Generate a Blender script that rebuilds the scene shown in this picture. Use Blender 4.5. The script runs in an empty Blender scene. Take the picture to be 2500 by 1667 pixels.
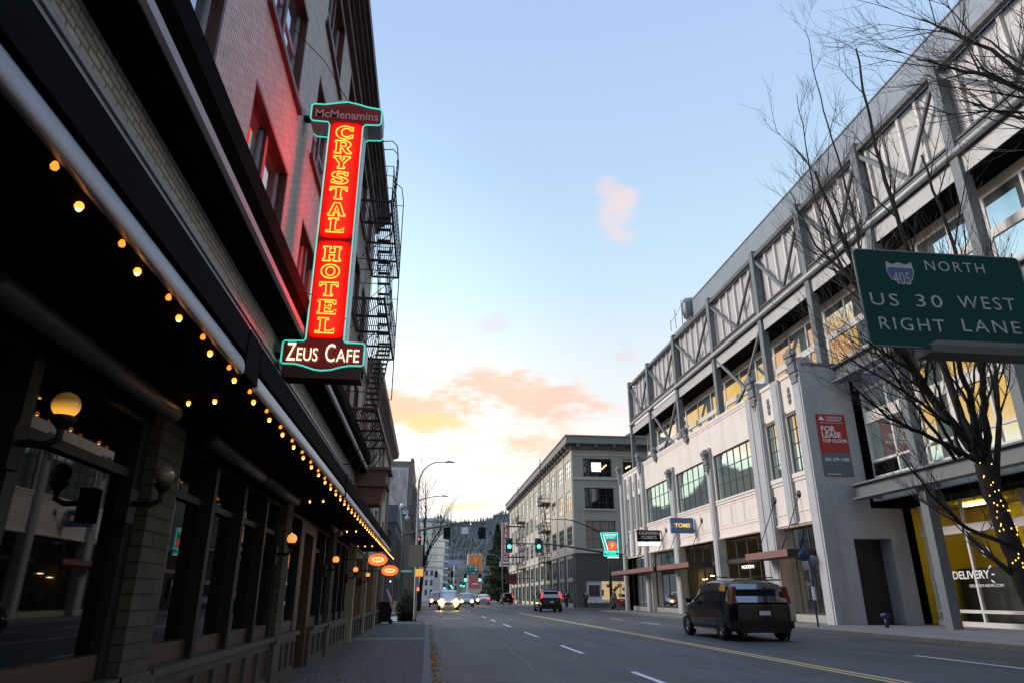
import bpy, bmesh, math, random
from mathutils import Vector, Matrix
R = math.radians
random.seed(7)
S = bpy.context.scene
COL = S.collection

# ------------------------------------------------------------------ camera
F_PX, CX, CY, H = 1667.0, 1250.0, 833.5, 1.25      # lens in photo pixels, eye height above the road
_s = Vector((1042.0 - CX, -(1454.0 - CY), F_PX)).normalized()   # street direction in camera axes (right, up, forward)
_z = Vector((0.0, F_PX, 1454.0 - CY)).normalized()
_x = _s.cross(_z)
if _x.x < 0: _x = -_x
cd = bpy.data.cameras.new('camera'); cam = bpy.data.objects.new('camera', cd); COL.objects.link(cam)
cd.lens = 24.0; cd.sensor_width = 36.0; cd.clip_end = 5000; cd.clip_start = 0.05
right = Vector((_x.x, _s.x, _z.x)); up = Vector((_x.y, _s.y, _z.y)); fwd = Vector((_x.z, _s.z, _z.z))
m = Matrix((right, up, -fwd)).transposed().to_4x4(); m.translation = (0, 0, H); cam.matrix_world = m
S.camera = cam

def on(px, py, x=None, y=None, z=None):
    """a measured photo point laid on a real plane of the street"""
    d = Vector((px - CX, -(py - CY), F_PX)); d = Vector((d.dot(_x), d.dot(_s), d.dot(_z)))
    t = x / d.x if x is not None else (y / d.y if y is not None else (z - H) / d.z)
    return Vector((d.x * t, d.y * t, d.z * t + H))

def lin(r, g, b):
    f = lambda c: (c / 12.92 if c <= .04045 else ((c + .055) / 1.055) ** 2.4)
    return (f(r / 255), f(g / 255), f(b / 255), 1)

# ------------------------------------------------------------------ world: dusk sky
w = bpy.data.worlds.new('World'); S.world = w; w.use_nodes = True
nt = w.node_tree; nt.nodes.clear(); N = nt.nodes.new; L = nt.links.new
tc = N('ShaderNodeTexCoord'); nrm = N('ShaderNodeVectorMath'); nrm.operation = 'NORMALIZE'; L(tc.outputs['Generated'], nrm.inputs[0])
sep = N('ShaderNodeSeparateXYZ'); L(nrm.outputs[0], sep.inputs[0])
def mth(op, a, b=None, c=None, clamp=False):
    n = N('ShaderNodeMath'); n.operation = op; n.use_clamp = clamp
    for i, v in enumerate((a, b, c)):
        if v is None: continue
        if isinstance(v, (int, float)): n.inputs[i].default_value = v
        else: L(v, n.inputs[i])
    return n.outputs[0]
def ramp(fac, stops):
    n = N('ShaderNodeValToRGB'); L(fac, n.inputs[0]); e = n.color_ramp.elements
    while len(e) < len(stops): e.new(0.5)
    for el, (p, c) in zip(e, stops): el.position = p; el.color = c
    return n.outputs[0]
def mixc(fac, a, b, mode='MIX'):
    n = N('ShaderNodeMix'); n.data_type = 'RGBA'; n.blend_type = mode
    for sock, v in ((n.inputs[0], fac), (n.inputs[6], a), (n.inputs[7], b)):
        if isinstance(v, (int, float)): sock.default_value = v
        elif isinstance(v, tuple): sock.default_value = v
        else: L(v, sock)
    return n.outputs[2]
def sm(v, lo, hi):
    n = N('ShaderNodeMapRange'); n.interpolation_type = 'SMOOTHSTEP'; L(v, n.inputs[0])
    n.inputs[1].default_value = lo; n.inputs[2].default_value = hi; return n.outputs[0]
X_, Y_, Z_ = sep.outputs
elev = mth('MAXIMUM', Z_, 0.0)
base = ramp(elev, [(0.0, lin(255, 242, 220)), (0.10, lin(255, 249, 236)), (0.2, lin(250, 249, 244)), (0.30, lin(232, 241, 247)),
                   (0.42, lin(204, 230, 248)), (0.56, lin(184, 214, 245)), (0.70, lin(174, 202, 242)), (1.0, lin(160, 184, 234))])
base0 = base
# towards the sunset (left of the street) the low sky is brighter than white
azs = mth('DOT_PRODUCT', 0) if False else None
gl = N('ShaderNodeVectorMath'); gl.operation = 'DOT_PRODUCT'; L(nrm.outputs[0], gl.inputs[0]); gl.inputs[1].default_value = Vector((-.34, .925, .17)).normalized()
glow = sm(gl.outputs['Value'], .80, 1.0)
mp = N('ShaderNodeMapping'); mp.inputs['Scale'].default_value = (1.0, 1.0, 2.6); L(nrm.outputs[0], mp.inputs[0])
def noise(scale, detail=6, rough=.55, vec=None):
    n = N('ShaderNodeTexNoise'); n.inputs['Scale'].default_value = scale; n.inputs['Detail'].default_value = detail
    n.inputs['Roughness'].default_value = rough; L(vec or mp.outputs[0], n.inputs['Vector']); return n.outputs[0]
nz = noise(7.5, 8, .6); nz2 = noise(24, 8, .68)
nn = mth('ADD', mth('MULTIPLY', mth('SUBTRACT', mth('ADD', mth('MULTIPLY', nz, .62), mth('MULTIPLY', nz2, .38)), .5), 1.7), .5)
def blob(az, el, ra, re):
    """soft cloud bank centred on a direction of the sky"""
    a = mth('ARCTAN2', X_, Y_); da = mth('DIVIDE', mth('SUBTRACT', a, R(az)), R(ra))
    e = mth('ARCSINE', Z_); de = mth('DIVIDE', mth('SUBTRACT', e, R(el)), R(re))
    d = mth('ADD', mth('POWER', mth('ABSOLUTE', da), 2), mth('POWER', mth('ABSOLUTE', de), 2))
    return mth('SUBTRACT', 1.0, mth('MINIMUM', d, 1.0))
def cloud(col, prev, az, el, ra, re, strength=1.0, lo=.38, hi=.62):
    b = blob(az, el, ra, re)
    k = mth('MULTIPLY', sm(mth('ADD', nn, mth('MULTIPLY', mth('SUBTRACT', b, .6), .42)), lo, hi), mth('MULTIPLY', sm(b, 0, .8), strength))
    return mixc(k, prev, col)
gv = mth('ADD', mth('ADD', 1.0, mth('MULTIPLY', glow, .35)), mth('ADD', mth('MULTIPLY', sm(Y_, .0, -.7), -.25), mth('MULTIPLY', sm(Z_, .74, 1.0), 2.1)))  # overhead sky brightened, out of view, as added fill for the street
vmb = N('ShaderNodeVectorMath'); vmb.operation = 'SCALE'; L(base0, vmb.inputs[0]); L(gv, vmb.inputs['Scale'])
sky = vmb.outputs[0]
sky = cloud(lin(255, 234, 216), sky, 3, 14.2, 18, 6.4, .85, .34, .78)
sky = cloud(lin(255, 216, 192), sky, 5.5, 16.2, 11, 3.2, .9, .42, .70)
sky = cloud(lin(249, 212, 196), sky, 12, 15.2, 6, 2.8, .9, .42, .72)
sky = cloud(lin(255, 214, 178), sky, -1, 14.6, 8, 2.6, .85, .32, .66)
sky = cloud(lin(255, 232, 170), sky, 0.5, 13.4, 6.5, 1.5, .8)
sky = cloud(lin(250, 214, 182), sky, 9.5, 11.6, 6, 2.0, .8, .38, .72)
sky = cloud(lin(252, 226, 196), sky, 4, 10.2, 7, 1.3, .6, .38, .72)
sky = cloud(lin(255, 244, 190), sky, 3.3, 6.9, 4.2, .7, .7, .36, .8)
sky = cloud(lin(255, 188, 120), sky, -12, 7.0, 5, 1.1, .9, .2, .6)
sky = cloud(lin(242, 222, 222), sky, 17, 30.6, 3.4, 3.6, .95, .44, .80)
sky = cloud(lin(238, 218, 224), sky, 15.8, 32.8, 2.2, 2.2, .8, .46, .80)
sky = cloud(lin(236, 218, 226), sky, 5, 21.9, 2.2, 1.4, .5, .42, .8)
sky = cloud(lin(238, 216, 222), sky, 16.9, 18.7, 1.8, 1.5, .5, .42, .8)
# the deep orange bank that the windows on the right mirror
sky = cloud(lin(255, 192, 96), sky, -38, 15.6, 30, 6.8, 1.0, -.5, .25)
sky = cloud(lin(255, 158, 80), sky, -36, 17.5, 20, 3.2, .7, .4, .7)
sky = cloud(lin(238, 190, 160), sky, -24, 18.5, 20, 4.0, .6, .36, .7)
sky = cloud(lin(112, 164, 184), sky, -50, 37, 40, 15, .92, -.5, .2)
sky = cloud(lin(226, 246, 234), sky, -28, 8.2, 26, 2.6, .9, .1, .4)
ns = N('ShaderNodeTexSky'); ns.sky_type = 'NISHITA'; ns.sun_disc = False; ns.sun_elevation = R(4); ns.sun_rotation = R(-22)
ns2 = N('ShaderNodeVectorMath'); ns2.operation = 'SCALE'; L(ns.outputs[0], ns2.inputs[0]); ns2.inputs['Scale'].default_value = .004
ad = N('ShaderNodeVectorMath'); ad.operation = 'ADD'; L(sky, ad.inputs[0]); L(ns2.outputs[0], ad.inputs[1])
bg = N('ShaderNodeBackground'); L(ad.outputs[0], bg.inputs[0]); bg.inputs[1].default_value = 0.86
wo = N('ShaderNodeOutputWorld'); L(bg.outputs[0], wo.inputs[0])

ld = bpy.data.lights.new('sun', 'SUN'); ld.energy = 2.5; ld.angle = R(22); ld.color = (1, .89, .79)
lo_ = bpy.data.objects.new('sun', ld); COL.objects.link(lo_)
sd = Vector((math.sin(R(-73)) * math.cos(R(24)), math.cos(R(-73)) * math.cos(R(24)), math.sin(R(24))))
lo_.rotation_euler = (sd).to_track_quat('Z', 'Y').to_euler()
S.view_settings.view_transform = 'Standard'; S.view_settings.look = 'None'; S.view_settings.gamma = 1; S.view_settings.exposure = 0.28
S.view_settings.use_curve_mapping = False
try:
    S.cycles.max_bounces = 6; S.cycles.glossy_bounces = 4; S.cycles.transmission_bounces = 4; S.cycles.sample_clamp_indirect = 4
    S.cycles.use_light_tree = True
except Exception: pass

# ------------------------------------------------------------------ materials
MATS = {}
def mat(name, col, rough=.6, metal=0, var=.12, vs=3.0, bump=0.0, bs=40, spec=.5, ior=1.5, stretch=None, dirt=0, dirtcol=None, coat=0):
    if name in MATS: return MATS[name]
    M = bpy.data.materials.new(name); M.use_nodes = True; t = M.node_tree; b = t.nodes['Principled BSDF']
    b.inputs['Roughness'].default_value = rough; b.inputs['Metallic'].default_value = metal
    b.inputs['Specular IOR Level'].default_value = spec; b.inputs['IOR'].default_value = ior
    if coat: b.inputs['Coat Weight'].default_value = coat
    c = col if len(col) == 4 else (*col, 1)
    g = t.nodes.new('ShaderNodeTexCoord'); mpn = t.nodes.new('ShaderNodeMapping'); t.links.new(g.outputs['Object'], mpn.inputs[0])
    if stretch: mpn.inputs['Scale'].default_value = stretch
    n = t.nodes.new('ShaderNodeTexNoise'); n.inputs['Scale'].default_value = vs; n.inputs['Detail'].default_value = 8; n.inputs['Roughness'].default_value = .62
    t.links.new(mpn.outputs[0], n.inputs['Vector'])
    r = t.nodes.new('ShaderNodeValToRGB'); t.links.new(n.outputs[0], r.inputs[0])
    r.color_ramp.elements[0].position = .3; r.color_ramp.elements[1].position = .72
    r.color_ramp.elements[0].color = tuple(max(0, v * (1 - var)) for v in c[:3]) + (1,)
    r.color_ramp.elements[1].color = tuple(min(1, v * (1 + var)) for v in c[:3]) + (1,)
    out = r.outputs[0]
    if dirt:
        n2 = t.nodes.new('ShaderNodeTexNoise'); n2.inputs['Scale'].default_value = .9; n2.inputs['Detail'].default_value = 10; n2.inputs['Roughness'].default_value = .7
        mp2 = t.nodes.new('ShaderNodeMapping'); t.links.new(g.outputs['Object'], mp2.inputs[0]); mp2.inputs['Scale'].default_value = (1.6, 1.6, .28) if name not in ('asphalt', 'pebbled_concrete', 'pavement_concrete') else (1, .5, 1); t.links.new(mp2.outputs[0], n2.inputs['Vector'])
        r2 = t.nodes.new('ShaderNodeValToRGB'); t.links.new(n2.outputs[0], r2.inputs[0]); r2.color_ramp.elements[0].position = .5; r2.color_ramp.elements[1].position = .75
        r2.color_ramp.elements[0].color = (0, 0, 0, 1); r2.color_ramp.elements[1].color = (dirt, dirt, dirt, 1)
        mx = t.nodes.new('ShaderNodeMix'); mx.data_type = 'RGBA'; t.links.new(r2.outputs[0], mx.inputs[0]); t.links.new(out, mx.inputs[6])
        mx.inputs[7].default_value = dirtcol or tuple(v * .45 for v in c[:3]) + (1,); out = mx.outputs[2]
    t.links.new(out, b.inputs['Base Color'])
    if bump:
        n3 = t.nodes.new('ShaderNodeTexNoise'); n3.inputs['Scale'].default_value = bs; n3.inputs['Detail'].default_value = 5
        t.links.new(mpn.outputs[0], n3.inputs['Vector'])
        bp = t.nodes.new('ShaderNodeBump'); bp.inputs['Strength'].default_value = bump; bp.inputs['Distance'].default_value = .02
        t.links.new(n3.outputs[0], bp.inputs['Height']); t.links.new(bp.outputs[0], b.inputs['Normal'])
    MATS[name] = M; return M
def emit(name, col, strength, base=None):
    if name in MATS: return MATS[name]
    M = bpy.data.materials.new(name); M.use_nodes = True; b = M.node_tree.nodes['Principled BSDF']
    b.inputs['Base Color'].default_value = base or col; b.inputs['Emission Color'].default_value = col; b.inputs['Emission Strength'].default_value = strength
    b.inputs['Roughness'].default_value = .4
    MATS[name] = M; return M
def brick(name, c1, c2, mortar, bw=.21, bh=.07, ms=.008, bump=.5, rough=.8, along='y'):
    if name in MATS: return MATS[name]
    M = bpy.data.materials.new(name); M.use_nodes = True; t = M.node_tree; b = t.nodes['Principled BSDF']; b.inputs['Roughness'].default_value = rough
    g = t.nodes.new('ShaderNodeNewGeometry'); sp = t.nodes.new('ShaderNodeSeparateXYZ'); t.links.new(g.outputs['Position'], sp.inputs[0])
    ad = t.nodes.new('ShaderNodeMath'); ad.operation = 'ADD'; t.links.new(sp.outputs[0], ad.inputs[0]); t.links.new(sp.outputs[1], ad.inputs[1])
    cb = t.nodes.new('ShaderNodeCombineXYZ'); t.links.new(ad.outputs[0], cb.inputs[0]); t.links.new(sp.outputs[2], cb.inputs[1])
    k = t.nodes.new('ShaderNodeTexBrick'); t.links.new(cb.outputs[0], k.inputs['Vector'])
    k.inputs['Scale'].default_value = 1; k.inputs['Brick Width'].default_value = bw; k.inputs['Row Height'].default_value = bh; k.inputs['Mortar Size'].default_value = ms
    k.inputs['Mortar Smooth'].default_value = .3; k.inputs['Bias'].default_value = 0
    k.inputs['Color1'].default_value = (*c1, 1); k.inputs['Color2'].default_value = (*c2, 1); k.inputs['Mortar'].default_value = (*mortar, 1)
    n = t.nodes.new('ShaderNodeTexNoise'); n.inputs['Scale'].default_value = 6; n.inputs['Detail'].default_value = 8; t.links.new(g.outputs['Position'], n.inputs['Vector'])
    r = t.nodes.new('ShaderNodeMapRange'); t.links.new(n.outputs[0], r.inputs[0]); r.inputs[3].default_value = .72; r.inputs[4].default_value = 1.25
    mx = t.nodes.new('ShaderNodeVectorMath'); mx.operation = 'SCALE'; t.links.new(k.outputs['Color'], mx.inputs[0]); t.links.new(r.outputs[0], mx.inputs['Scale'])
    t.links.new(mx.outputs[0], b.inputs['Base Color'])
    bp = t.nodes.new('ShaderNodeBump'); bp.invert = True; bp.inputs['Strength'].default_value = bump; bp.inputs['Distance'].default_value = .012
    t.links.new(k.outputs['Fac'], bp.inputs['Height']); t.links.new(bp.outputs[0], b.inputs['Normal'])
    MATS[name] = M; return M
def clear_glass(name, tint=(.9, .95, .95), refl=.16):
    if name in MATS: return MATS[name]
    M = bpy.data.materials.new(name); M.use_nodes = True; t = M.node_tree; t.nodes.clear()
    o = t.nodes.new('ShaderNodeOutputMaterial'); tr = t.nodes.new('ShaderNodeBsdfTransparent'); tr.inputs[0].default_value = (*tint, 1)
    gl = t.nodes.new('ShaderNodeBsdfGlossy'); gl.inputs['Roughness'].default_value = .02; fr = t.nodes.new('ShaderNodeLayerWeight'); fr.inputs[0].default_value = refl
    mx = t.nodes.new('ShaderNodeMixShader'); t.links.new(fr.outputs['Fresnel'], mx.inputs[0]); t.links.new(tr.outputs[0], mx.inputs[1]); t.links.new(gl.outputs[0], mx.inputs[2]); t.links.new(mx.outputs[0], o.inputs[0])
    MATS[name] = M; return M

M_road = mat('asphalt', (.036, .035, .037), .70, var=.6, vs=1.1, bump=.6, bs=70, stretch=(1, .12, 1), dirt=.8, dirtcol=(.078, .075, .076, 1))
M_walk = mat('pebbled_concrete', (.060, .056, .055), .85, var=.95, vs=15, bump=.9, bs=90, dirt=.5, dirtcol=(.05, .05, .05, 1))
M_walk2 = mat('pavement_concrete', (.17, .165, .165), .85, var=.2, vs=4, bump=.4, bs=60, dirt=.5, dirtcol=(.09, .09, .09, 1))
M_kerb = mat('kerb_concrete', (.10, .097, .095), .85, var=.25, vs=5, bump=.4, dirt=.5)
M_white = mat('road_paint_white', (.58, .58, .60), .7, var=.25, vs=9)
M_yellow = mat('road_paint_yellow', (.56, .40, .16), .7, var=.25, vs=9)
M_black = mat('black_paint', (.006, .006, .007), .55, var=.3, spec=.2)
M_iron = mat('black_iron', (.012, .012, .014), .5, var=.3, vs=20)
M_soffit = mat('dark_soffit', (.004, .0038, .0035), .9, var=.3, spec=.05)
M_fascia = mat('painted_fascia_grey', (.28, .30, .35), .42, var=.08, vs=8)
M_fascia_w = mat('painted_fascia_cream', (.70, .67, .66), .5, var=.08, vs=8, stretch=(6, 6, 1))
M_green = mat('dark_green_paint', (.006, .007, .006), .5, var=.2, vs=6, spec=.25)
M_olive = mat('olive_grey_paint', (.038, .038, .030), .5, var=.2, vs=6)
M_brownwood = mat('brown_wood', (.045, .019, .011), .45, var=.35, vs=5, stretch=(6, 6, .6))
M_olivebrick = brick('olive_brick', (.045, .040, .024), (.026, .025, .016), (.008, .008, .006), .34, .105, .008, .8)
M_hotelbrick = brick('hotel_brick', (.56, .53, .51), (.47, .44, .42), (.28, .26, .25), .17, .055, .008, .8)
M_dglass = mat('dark_shop_glass', (.002, .002, .003), .02, var=.1, spec=.5, ior=1.27)
M_oldglass = mat('old_window_glass', (.012, .014, .016), .05, var=.2, spec=1.0, ior=1.9, bump=.02, bs=3)
M_skyglass = mat('mirror_glass', (.72, .84, .80), .03, metal=.92, var=.08, vs=.7, bump=.02, bs=1.2)
M_teal = mat('teal_mirror_glass', (.74, .86, .88), .03, metal=.92, var=.1, vs=.7, bump=.02, bs=1.2)
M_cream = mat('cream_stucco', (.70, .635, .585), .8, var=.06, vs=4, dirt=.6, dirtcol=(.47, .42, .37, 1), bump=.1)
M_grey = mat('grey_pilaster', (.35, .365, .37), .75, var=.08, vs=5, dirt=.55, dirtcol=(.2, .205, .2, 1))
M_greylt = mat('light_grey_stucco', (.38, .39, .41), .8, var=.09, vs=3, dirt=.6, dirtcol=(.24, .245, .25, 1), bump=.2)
M_steel = mat('painted_steel', (.135, .155, .175), .45, var=.1, vs=5, metal=.1)
M_panel = mat('ribbed_metal_panel', (.43, .43, .445), .5, var=.08, vs=1.5, metal=.15)
M_parapet = mat('parapet_metal', (.20, .235, .29), .5, var=.08, vs=1.2, metal=.2)
M_tan = mat('tan_lintel', (.48, .40, .32), .8, var=.1)
M_whitef = mat('white_frame', (.62, .60, .58), .5, var=.06)
M_awn = mat('dull_red_awning', (.20, .095, .09), .6, var=.15, vs=6)
M_awnd = mat('awning_underside', (.022, .012, .012), .7, var=.2)
M_muntin = mat('dark_muntin', (.035, .045, .045), .5)
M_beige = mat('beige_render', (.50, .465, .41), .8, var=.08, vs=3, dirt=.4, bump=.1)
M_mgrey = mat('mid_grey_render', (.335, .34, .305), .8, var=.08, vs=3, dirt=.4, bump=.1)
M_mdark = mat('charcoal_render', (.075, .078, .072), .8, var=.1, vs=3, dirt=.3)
M_rubber = mat('rubber', (.01, .01, .01), .8)
M_pole = mat('galvanised_pole', (.22, .22, .22), .5, var=.15, vs=8, metal=.3)
M_gpole = mat('green_painted_pole', (.055, .09, .085), .5, var=.1)
M_darkpole = mat('dark_pole', (.022, .03, .032), .5)
M_bark = mat('dark_bark', (.011, .009, .008), .95, var=.4, vs=9, bump=.8, bs=20, stretch=(3, 3, .6))
M_twig = mat('twig_bark', (.040, .034, .032), .9, var=.3)

# ------------------------------------------------------------------ mesh building
class MB:
    def __init__(s): s.v = []; s.f = []; s.m = []; s.sm = []
    def add(s, vs, fs, mi=0, smooth=False):
        o = len(s.v); s.v += [tuple(v) for v in vs]
        for f in fs: s.f.append([i + o for i in f]); s.m.append(mi); s.sm.append(smooth)
        return s
    def box(s, x0, x1, y0, y1, z0, z1, mi=0):
        vs = [(x, y, z) for z in (z0, z1) for y in (y0, y1) for x in (x0, x1)]
        return s.add(vs, [(0, 2, 3, 1), (4, 5, 7, 6), (0, 1, 5, 4), (2, 6, 7, 3), (0, 4, 6, 2), (1, 3, 7, 5)], mi)
    def quad(s, a, b, c, d, mi=0): return s.add([a, b, c, d], [(0, 1, 2, 3)], mi)
    def prism(s, poly, axis, a0, a1, mi=0):
        """poly of (u,v); axis x: (a,u,v)  y: (u,a,v)  z: (u,v,a)"""
        P = {'x': lambda u, v, a: (a, u, v), 'y': lambda u, v, a: (u, a, v), 'z': lambda u, v, a: (u, v, a)}[axis]
        n = len(poly); vs = [P(u, v, a0) for u, v in poly] + [P(u, v, a1) for u, v in poly]
        fs = [tuple(range(n)), tuple(range(2 * n - 1, n - 1, -1))] + [(i, (i + 1) % n, n + (i + 1) % n, n + i) for i in range(n)]
        return s.add(vs, fs, mi)
    def tube(s, pts, r, n=8, mi=0, closed=False, cap=True):
        pts = [Vector(p) for p in pts]; rs = r if isinstance(r, (list, tuple)) else [r] * len(pts)
        vs = []; k = len(pts); up = None
        for i, p in enumerate(pts):
            a = pts[i - 1] if (i > 0 or closed) else p; b = pts[(i + 1) % k] if (i < k - 1 or closed) else p
            d = (b - a);
            if d.length < 1e-9: d = Vector((0, 0, 1))
            d.normalize()
            if up is None: up = d.orthogonal().normalized()
            u = up - d * up.dot(d)
            if u.length < 1e-4: u = d.orthogonal()
            u.normalize(); up = u; v = d.cross(u)
            for j in range(n):
                t = 2 * math.pi * j / n; vs.append(p + (u * math.cos(t) + v * math.sin(t)) * rs[i])
        fs = []
        for i in range(k if closed else k - 1):
            for j in range(n):
                a = i * n + j; b = i * n + (j + 1) % n; c = ((i + 1) % k) * n + (j + 1) % n; d = ((i + 1) % k) * n + j
                fs.append((a, b, c, d))
        if cap and not closed: fs += [tuple(range(n - 1, -1, -1)), tuple(range((k - 1) * n, k * n))]
        return s.add(vs, fs, mi, n > 5)
    def bar(s, a, b, w=.05, d=None, mi=0):
        """square bar between two points"""
        a = Vector(a); b = Vector(b); d = d or w; t = (b - a).normalized()
        u = t.cross(Vector((0, 0, 1)));
        if u.length < 1e-3: u = Vector((1, 0, 0))
        u.normalize(); v = t.cross(u)
        vs = [p + u * (sx * w / 2) + v * (sy * d / 2) for p in (a, b) for sx, sy in ((-1, -1), (1, -1), (1, 1), (-1, 1))]
        return s.add(vs, [(0, 3, 2, 1), (4, 5, 6, 7), (0, 1, 5, 4), (1, 2, 6, 5), (2, 3, 7, 6), (3, 0, 4, 7)], mi)
    def lathe(s, prof, c=(0, 0, 0), n=20, mi=0, axis='z'):
        vs = []
        for r, h in prof:
            for j in range(n):
                t = 2 * math.pi * j / n; a, b = r * math.cos(t), r * math.sin(t)
                p = {'z': (a, b, h), 'y': (a, h, b), 'x': (h, a, b)}[axis]; vs.append((c[0] + p[0], c[1] + p[1], c[2] + p[2]))
        fs = [(i * n + j, i * n + (j + 1) % n, (i + 1) * n + (j + 1) % n, (i + 1) * n + j) for i in range(len(prof) - 1) for j in range(n)]
        return s.add(vs, fs, mi, True)
    def ball(s, c, r, n=14, mi=0, sz=1.0):
        k = n // 2 + 1
        return s.lathe([(max(1e-4, r * math.sin(math.pi * i / k)), -r * sz * math.cos(math.pi * i / k)) for i in range(k + 1)], c, n, mi)
    def wall(s, P, u0, u1, v0, v1, holes, depth, mi=0, mr=None):
        """rectangle with rectangular openings; P(u, v, d) gives the point d into the wall"""
        us = sorted({u0, u1, *[h[0] for h in holes], *[h[1] for h in holes]}); vs = sorted({v0, v1, *[h[2] for h in holes], *[h[3] for h in holes]})
        us = [u for u in us if u0 <= u <= u1]; vs = [v for v in vs if v0 <= v <= v1]
        for a, b in zip(us, us[1:]):
            for c, d in zip(vs, vs[1:]):
                mu, mv = (a + b) / 2, (c + d) / 2
                if any(h[0] < mu < h[1] and h[2] < mv < h[3] for h in holes): continue
                s.quad(P(a, c, 0), P(b, c, 0), P(b, d, 0), P(a, d, 0), mi)
        for h in holes:
            a, b, c, d = h[:4]; k = mi if mr is None else mr
            for p, q in (((a, c), (b, c)), ((b, c), (b, d)), ((b, d), (a, d)), ((a, d), (a, c))):
                s.quad(P(*p, 0), P(*q, 0), P(*q, depth), P(*p, depth), k)
        return s
    def build(s, name, mats, parent=None, loc=None, merge=True):
        me = bpy.data.meshes.new(name)
        wl = wloc(parent) if loc is None and parent is not None else Vector((0, 0, 0))
        me.from_pydata([tuple(Vector(v) - wl) for v in s.v] if parent is not None and loc is None else s.v, [], s.f)
        for mm in (mats if isinstance(mats, (list, tuple)) else [mats]): me.materials.append(mm)
        me.polygons.foreach_set('material_index', s.m); me.polygons.foreach_set('use_smooth', s.sm)
        bm = bmesh.new(); bm.from_mesh(me)
        bmesh.ops.recalc_face_normals(bm, faces=bm.faces); bm.to_mesh(me); bm.free(); me.update()
        o = bpy.data.objects.new(name, me); COL.objects.link(o)
        if parent is not None: o.parent = parent
        return o
def wloc(o):
    v = Vector((0, 0, 0))
    while o is not None: v += o.location; o = o.parent
    return v
def tag(o, label=None, cat=None, group=None, kind=None):
    for k, v in (('label', label), ('category', cat), ('group', group), ('kind', kind)):
        if v: o[k] = v
    return o
def thing(name, label, cat, loc=(0, 0, 0), rz=0, group=None):
    o = bpy.data.objects.new(name, None); COL.objects.link(o); o.location = loc; o.rotation_euler = (0, 0, rz); o.empty_display_size = .2
    return tag(o, label, cat, group)
def struct(name, mb, m): return tag(mb.build(name, m), kind='structure')
def copy_tree(o, parent=None):
    c = o.copy(); COL.objects.link(c)
    if parent is not None: c.parent = parent
    for ch in list(o.children): copy_tree(ch, c)
    return c
FACE_S = Matrix(((1, 0, 0), (0, 0, -1), (0, 1, 0)))            # text that looks towards -y (the camera)
FACE_W = Matrix(((0, 0, -1), (-1, 0, 0), (0, 1, 0)))           # text on the right side of the street, looks towards -x
FACE_E = Matrix(((0, 0, 1), (1, 0, 0), (0, 1, 0)))
def text(name, s, size, pos, rot, m, parent=None, ext=.004, sx=1.0, bevel=0, outline=False, align='CENTER', width=None, off=0, spacing=1.0):
    c = bpy.data.curves.new(name, 'FONT'); c.body = s; c.size = size; c.align_x = align; c.align_y = 'CENTER'; c.extrude = ext; c.resolution_u = 3
    c.space_character = spacing; c.offset = off
    if outline: c.fill_mode = 'NONE'; c.bevel_depth = bevel; c.bevel_resolution = 1; c.extrude = 0
    o = bpy.data.objects.new(name, c); COL.objects.link(o)
    dg = bpy.context.evaluated_depsgraph_get(); me = bpy.data.meshes.new_from_object(o.evaluated_get(dg)); bpy.data.objects.remove(o)
    if width:
        xs = [v.co.x for v in me.vertices]; sx = width / max(1e-6, max(xs) - min(xs))
    M4 = Matrix.Translation(Vector(pos) - (wloc(parent) if parent else Vector((0, 0, 0)))) @ rot.to_4x4() @ Matrix.Diagonal((sx, 1, 1, 1))
    me.transform(M4); me.materials.clear(); me.materials.append(m); me.name = name
    o = bpy.data.objects.new(name, me); COL.objects.link(o)
    if parent: o.parent = parent
    return o

# ================================================================== GROUND
g = MB(); g.quad((-900, -60, 0), (900, -60, 0), (900, 1400, 0), (-900, 1400, 0)); struct('road', g, M_road)
g = MB()
def slab(g, x0, x1, y0, y1, z=.12): g.box(x0, x1, y0, y1, -.05, z)
slab(g, -3.2, -.02, -12, 36.3); struct('sidewalk_left', g, M_walk)
g = MB(); g.box(-.02 + .002, .115, -12, 36.3, -.05, .117)
g.box(14.35, 14.5, -12, 61.5, -.05, .117); g.box(13.3, 13.45, 70.3, 240, -.05, .117); g.box(-2.3, -2.15, 50, 240, -.05, .117); struct('kerb', g, M_kerb)
g = MB(); slab(g, 14.502, 30, -12, 61.5); slab(g, 13.452, 20, 70.3, 240); struct('sidewalk_right', g, M_walk2)
g = MB(); slab(g, -9, -2.302, 50, 240); struct('sidewalk_far', g, M_walk2)
g = MB()
g.box(-2.0, -.03, 20.9, 21.5, .10, .126)   # paler strip across the footway
struct('footway_strip', g, M_walk2)
g = MB()
def dash(x, y0, y1, w=.11): g.quad((x - w / 2, y0, .006), (x + w / 2, y0, .006), (x + w / 2, y1, .006), (x - w / 2, y1, .006))
for yy in (on(1584, 1651, z=0).y, on(1386, 1581, z=0).y, on(1288, 1545, z=0).y, on(1231, 1524, z=0).y, on(1198, 1511, z=0).y):
    pass
y = 10.4
dash(3.64, 9.2, 12.9)
for a, b in ((17.0, 19.8), (23.8, 27.2), (31.6, 34.6), (38.6, 41.4), (45, 48)): dash(3.64, a, b)
for a, b in ((10.2, 15.6), (27, 30), (33.5, 36.5), (40, 43)): dash(10.9, a, b)
for k in range(8): dash(3.64, 62 + k * 8, 65 + k * 8); dash(10.9, 66 + k * 8, 69 + k * 8)
g.quad((1.0, 43.8, .006), (2.1, 43.8, .006), (2.1, 44.2, .006), (1.0, 44.2, .006)); g.quad((2.3, 51.5, .006), (3.5, 51.5, .006), (3.5, 52, .006), (2.3, 52, .006))
for k in range(4): g.quad((-2.4 , 37.4 + k * 3, .006), (-1.4, 37.4 + k * 3, .006), (-1.4, 38.6 + k * 3, .006), (-2.4, 38.6 + k * 3, .006))
struct('lane_markings', g, M_white)
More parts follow.
